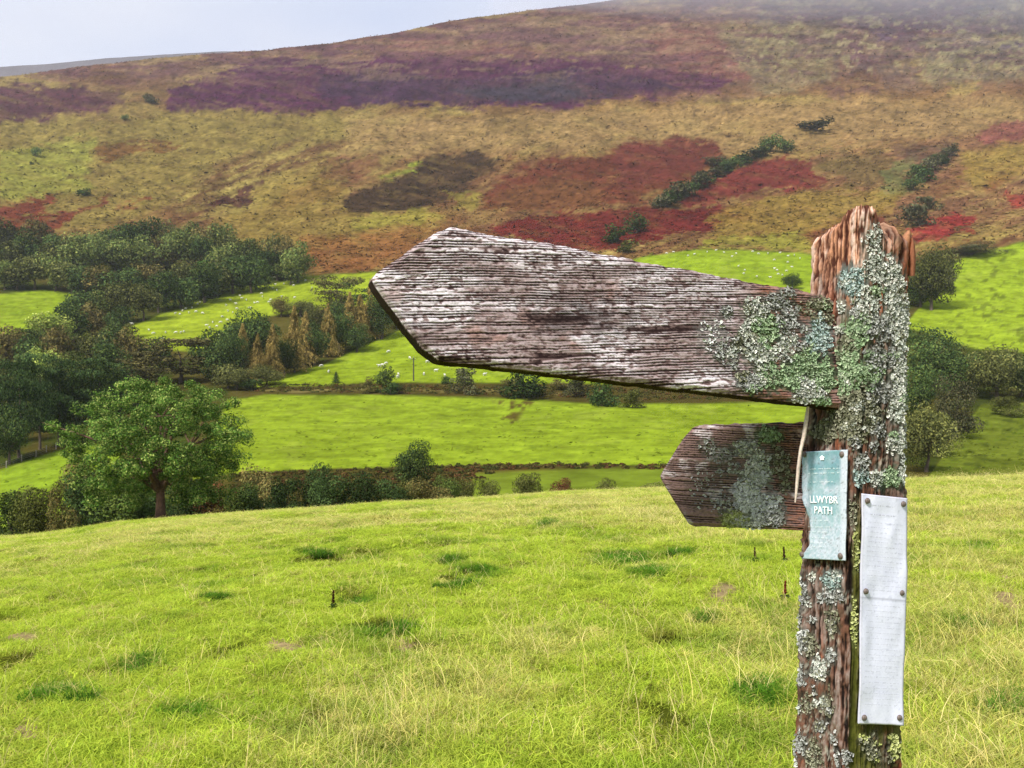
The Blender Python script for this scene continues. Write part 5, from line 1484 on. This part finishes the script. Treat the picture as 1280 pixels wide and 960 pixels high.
def sheet(name, quad, n0, off, thick, nx, ny, colf, mat, wavy=.0008, eat=None, seed=0):
    """thin nailed sheet from four photo corners (tl, tr, br, bl) on a face of the post"""
    n, up = face_normal(n0); P0 = face_point(n0, off)
    tl, tr_, br, bl = [on_plane(x, y, P0, n) for x, y in quad]
    U, W = np.meshgrid(np.linspace(0, 1, nx), np.linspace(0, 1, ny))
    P = (tl * ((1 - U) * (1 - W))[..., None] + tr_ * (U * (1 - W))[..., None] + br * (U * W)[..., None] + bl * ((1 - U) * W)[..., None])
    if eat is not None:
        k = eat(W)                                   # left edge eaten back
        P = P + (tr_ - tl) * (k * (1 - U))[..., None]
    P = P + n * ((fbm(U * 3, W * 6, oct=2, seed=seed) - .5) * wavy * 2)[..., None]
    C = colf(U, W)
    fr = P.reshape(-1, 3); bk = fr - n * thick
    m = len(fr)
    Q = grid_quads(ny, nx)
    b = np.concatenate([np.arange(nx), np.arange(1, ny) * nx + nx - 1, (ny - 1) * nx + np.arange(nx - 2, -1, -1), np.arange(ny - 2, 0, -1) * nx])
    b1 = np.roll(b, -1)
    Q = np.concatenate([Q[:, ::-1], Q + m, np.stack([b, b1, b1 + m, b + m], 1)])
    me = mesh_np(name, np.concatenate([fr, bk]) - SO, Q, smooth=False)
    vcol(me, 'wood', np.clip(np.concatenate([C.reshape(-1, 3)] * 2), 0, 1))
    o = sign_part(name, me, mat)
    eu = unit(tr_ - tl); ev = unit(tl - bl)
    def at(u, w, d=0): 
        p = tl * (1 - u) * (1 - w) + tr_ * u * (1 - w) + br * u * w + bl * (1 - u) * w
        return p + n * d
    return o, at, eu, ev, n, np.linalg.norm(tr_ - tl), np.linalg.norm(tl - bl)

plaque_mat = attr_mat('plaque_paint', 'wood', .5, 300, .85, 1.12, spec=.3)
notice_mat = attr_mat('notice_paint', 'wood', .55, 300, .93, 1.05, spec=.3)
nail_mat = plain_mat('rusty_nail', (.13, .10, .085), .65, 400, .5, 1.5, spec=.4)
letter_mat = plain_mat('raised_letter_paint', (.86, .90, .90), .55, 300, .85, 1.1)
faint_mat = plain_mat('faded_print', (.24, .24, .30), .7, 500, .8, 1.2)
faint2_mat = plain_mat('faded_teal_print', (.78, .84, .84), .6, 500, .8, 1.15)

def plaque_col(U, W):
    n = fbm(U * 26, W * 60, oct=4, seed=901); n2 = fbm(U * 6, W * 12, oct=3, seed=902)
    C = mix(lin((194, 212, 218)), lin((230, 234, 242)), sstep(.35, .62, n + .25 * (n2 - .5)))
    head = sstep(.12, .16, U) * sstep(.90, .86, U) * sstep(.0, .01, W) * sstep(.36, .30, W)
    C = mix(C, lin((140, 184, 190)), head * sstep(.75, .35, n2) * .85)
    C = mix(C, lin((120, 168, 176)), head * sstep(.20, .15, W) * .6)
    C = mix(C, lin((150, 194, 190)), sstep(.46, .64, fbm(U * 5 + 3, W * 9, oct=3, seed=903)) * .4)
    C = mix(C, lin((146, 190, 192)), sstep(.12, .2, U) * sstep(.8, .7, U) * sstep(.38, .42, W) * sstep(.62, .56, W) * .75)
    C = mix(C, lin((238, 240, 246)), sstep(.82, .92, U) * .8)
    C = mix(C, lin((96, 110, 104)), sstep(.70, .76, n) * .6)
    C = mix(C, lin((176, 196, 190)), sstep(.95, .99, U) * 0)
    return C * .66 * np.array([.95, 1.0, 1.05])
eat = lambda W: .03 + .14 * sstep(.42, .62, W) * sstep(.99, .86, W) * (.6 + .8 * vnoise(W * 14, W * 0 + 1, seed=911)) + .03 * vnoise(W * 30, W * 0, seed=912)
plaque, at, eu, ev, pn, pw, ph_ = sheet('plaque', [(1000, 565), (1059, 562), (1056, 701), (1000, 698)], nL, .0072, .0018, 46, 110, plaque_col, plaque_mat, eat=eat, seed=5)
plaque['label'] = 'pale teal metal plaque with white lettering'

def text_mesh(name, txt, size, origin, eu, ev, n, mat, parent, sx=1.0):
    cu = bpy.data.curves.new('t', 'FONT'); cu.body = txt; cu.size = size; cu.extrude = .00025; cu.offset = size * .004; cu.align_x = 'CENTER'; cu.align_y = 'CENTER'; cu.resolution_u = 2
    ob = bpy.data.objects.new('t', cu); COL.objects.link(ob)
    dg = bpy.context.evaluated_depsgraph_get()
    me = bpy.data.meshes.new_from_object(ob.evaluated_get(dg))
    bpy.data.objects.remove(ob); bpy.data.curves.remove(cu)
    co = np.zeros(len(me.vertices) * 3); me.vertices.foreach_get('co', co); co = co.reshape(-1, 3)
    P = origin + co[:, :1] * sx * eu + co[:, 1:2] * ev + co[:, 2:3] * n - SO
    me.vertices.foreach_set('co', P.astype(np.float32).ravel()); me.update()
    me.name = name
    me.materials.clear()
    return link(name, me, mat, parent)
ev_p = unit(np.cross(pn, eu))
text_mesh('lettering', 'LLWYBR', .0150, at(.54, .452, .0014), eu, ev_p, pn, letter_mat, plaque, 1.02)
text_mesh('lettering', 'PATH', .0150, at(.54, .55, .0014), eu, ev_p, pn, letter_mat, plaque, 1.02)

def worn_lines(parent, at, eu, ev, n, W, rows, mat, seed, h=.0016, name='worn_print'):
    """print too worn to read: broken rows of small upright strokes"""
    r = np.random.default_rng(seed)
    V, Q = [], []
    for (w, u0, u1, hh, gap) in rows:
        u = u0
        while u < u1:
            word = r.integers(2, 8)
            for k in range(word):
                if u >= u1: break
                if r.uniform() > .18:
                    c = at(u, w, .0011)
                    ww, h2 = .0005 * hh, hh * h * r.uniform(.6, 1.05)
                    for (du, dv, a, b) in ((0, 0, ww * r.uniform(.6, 1.2), h2 * r.uniform(.6, 1)), (ww * 1.2, r.uniform(-.4, .4) * h2, ww * 1.1, h2 * .22)):
                        b0 = len(V); p = c + eu * du + ev * dv
                        V += [p - eu * a / 2 - ev * b / 2, p + eu * a / 2 - ev * b / 2, p + eu * a / 2 + ev * b / 2, p - eu * a / 2 + ev * b / 2]
                        Q.append((b0, b0 + 1, b0 + 2, b0 + 3))
                u += .0017 * hh / W
            u += .0016 * hh / W * gap
    me = mesh_np(name, np.array(V) - SO, Q, smooth=False)
    o = link(name, me, mat, parent); o['kind'] = 'stuff'
    return o
worn_lines(plaque, at, eu, ev_p, pn, pw, [(.165, .24, .88, 1.3, 1), (.205, .20, .86, 1.5, 1), (.285, .24, .74, 1.4, 1), (.64, .28, .62, 1.4, 1), (.70, .22, .7, 1.3, 1), (.745, .22, .66, 1.3, 1), (.80, .3, .64, 1.4, 1), (.845, .28, .62, 1.3, 1), (.88, .3, .6, 1.4, 1)], faint2_mat, 5)
# small white oak-leaf sprig emblem in the header
V, Q = [], []
c = at(.50, .065, .0012)
lob = []
for k in range(24):
    a = 2 * math.pi * k / 24; rr = .0048 * (.62 + .38 * abs(math.cos(2.5 * a - math.pi / 4)))
    lob.append(c + eu * rr * math.cos(a) * 1.1 + ev_p * rr * math.sin(a) * .8)
V = [c + pn * .0003] + lob
me = mesh_np('emblem', np.array(V) - SO, None, [(0, 1 + k, 1 + (k + 1) % 24) for k in range(24)], smooth=False)
link('emblem', me, letter_mat, plaque)

def nails(parent, spots, at_px, n, rad, P0, labels=None):
    eu_ = unit(np.cross(np.array([0, 0, 1.0]), n)); ev_ = np.cross(n, eu_)
    V, T = [], []
    prof = [(1.0, 0), (1.0, .25), (.85, .55), (.5, .75), (0.0, .82)]
    m = 12
    for rr, h in prof[:-1]:
        for k in range(m):
            a = 2 * math.pi * k / m
            V.append(rad * rr * (math.cos(a) * eu_ + math.sin(a) * ev_) + n * (rad * h))
    V.append(n * rad * .82)
    Q = [(m * j + k, m * j + (k + 1) % m, m * (j + 1) + (k + 1) % m, m * (j + 1) + k) for j in range(3) for k in range(m)]
    T = [(m * 3 + k, m * 3 + (k + 1) % m, 4 * m) for k in range(m)]
    me = mesh_np('nail', np.array(V), Q, T); me.materials.append(nail_mat)
    for (x, y) in spots:
        c = link('nail', me, None, parent)
        c.location = on_plane(x, y, P0, n) - SO
nails(plaque, [(1006, 568), (1053, 568), (1003, 693), (1051, 695)], None, pn, .0044, face_point(nL, .0068))

def notice_col(U, W):
    n = fbm(U * 30, W * 120, oct=4, seed=921); n2 = fbm(U * 4, W * 12, oct=3, seed=922)
    C = mix(lin((228, 229, 244)), lin((240, 240, 252)), n2)
    C = mix(C, lin((190, 192, 206)), sstep(.66, .8, n) * .6)
    C = mix(C, lin((150, 150, 160)), sstep(.006, .0, np.abs(W - .452)) * .8)
    C = mix(C, lin((176, 168, 170)), sstep(.012, .0, np.minimum(np.minimum(U, 1 - U) * .2, np.minimum(W, 1 - W))) * .5)
    return C * .90 * np.array([.96, .97, 1.04])
notice, at2, eu2, ev2, nn, nw, nh = sheet('notice', [(1078, 617), (1135, 623), (1129, 907), (1073, 905)], nR, .0072, .0016, 34, 170, notice_col, notice_mat, wavy=.0022, seed=9)
notice['label'] = 'tall white notice sheet with very faded print'
ev2p = unit(np.cross(nn, eu2))
rows = [(.045, .2, .75, 1.3, 1), (.085, .15, .72, 1.3, 1)] + [(w, .12, .9, .75, 1.2) for w in np.arange(.12, .42, .021)] + [(w, .12, .88, .75, 1.2) for w in np.arange(.48, .92, .024)]
worn_lines(notice, at2, eu2, ev2p, nn, nw, rows, faint_mat, 8, h=.0014)
nails(notice, [(1084, 626), (1129, 630), (1082, 739), (1127, 741), (1080, 897), (1124, 897)], None, nn, .0042, face_point(nR, .0075))

# ------------------------------------------------------------------ haze
def build_mist():
    c = np.array([760.0, 1600.0, EYE + 735.0]); rr = np.array([760.0, 460.0, 330.0])
    nu, nv = 48, 28
    V = [c + rr * np.array([0, 0, 1.0])]
    for j in range(1, nv):
        th = math.pi * j / nv
        for i in range(nu):
            a = 2 * math.pi * i / nu
            d = np.array([math.sin(th) * math.cos(a), math.sin(th) * math.sin(a), math.cos(th)])
            k = .78 + .44 * fbm(np.array([d[0] * 2.2]), np.array([d[1] * 2.2]), np.array([d[2] * 2.2 + 9]), oct=4, seed=55)[0]
            V.append(c + rr * d * k)
    V.append(c - rr * np.array([0, 0, 1.0]))
    Q = [(1 + nu * j + i, 1 + nu * j + (i + 1) % nu, 1 + nu * (j + 1) + (i + 1) % nu, 1 + nu * (j + 1) + i) for j in range(nv - 2) for i in range(nu)]
    b = 1 + nu * (nv - 2)
    T = [(0, 1 + (i + 1) % nu, 1 + i) for i in range(nu)] + [(b + i, b + (i + 1) % nu, len(V) - 1) for i in range(nu)]
    me = mesh_np('mist', V, [q[::-1] for q in Q], [t for t in T])
    m = bpy.data.materials.new('mist_air'); m.use_nodes = True
    nt = m.node_tree; nt.nodes.clear()
    out = nt.nodes.new('ShaderNodeOutputMaterial'); pv = nt.nodes.new('ShaderNodeVolumePrincipled')
    pv.inputs['Color'].default_value = (.88, .91, 1.0, 1)
    pv.inputs['Density'].default_value = 0.0018
    nt.links.new(pv.outputs[0], out.inputs['Volume'])
    link('mist', me, m, kind='stuff')
    return max(v[2] for v in V)
MIST_TOP = build_mist()

def build_haze():
    x, y0, y1, z0, z1 = 4200, -80, 3600, -30.0, 1400
    zs = [o for o in bpy.data.objects if o.type == 'MESH' and o.get('kind') == 'structure']
    lo = min(min(v.co.z for v in o.data.vertices) for o in zs); hi = max(max(v.co.z for v in o.data.vertices) for o in zs)
    xs = max(max(abs(v.co.x) for v in o.data.vertices) for o in zs)
    x = xs + 60; z0 = lo - 1; z1 = max(hi, MIST_TOP) + 10
    V = [(-x, y0, z0), (x, y0, z0), (x, y1, z0), (-x, y1, z0), (-x, y0, z1), (x, y0, z1), (x, y1, z1), (-x, y1, z1)]
    Q = [(3, 2, 1, 0), (4, 5, 6, 7), (0, 1, 5, 4), (1, 2, 6, 5), (2, 3, 7, 6), (3, 0, 4, 7)]
    me = mesh_np('haze', V, Q, smooth=False)
    m = bpy.data.materials.new('haze_air'); m.use_nodes = True
    nt = m.node_tree; nt.nodes.clear()
    out = nt.nodes.new('ShaderNodeOutputMaterial'); pv = nt.nodes.new('ShaderNodeVolumePrincipled')
    pv.inputs['Color'].default_value = (.86, .9, 1.0, 1)
    pv.inputs['Density'].default_value = 0.00006
    pv.inputs['Anisotropy'].default_value = 0.1
    nt.links.new(pv.outputs[0], out.inputs['Volume'])
    link('haze', me, m, kind='stuff')
build_haze()
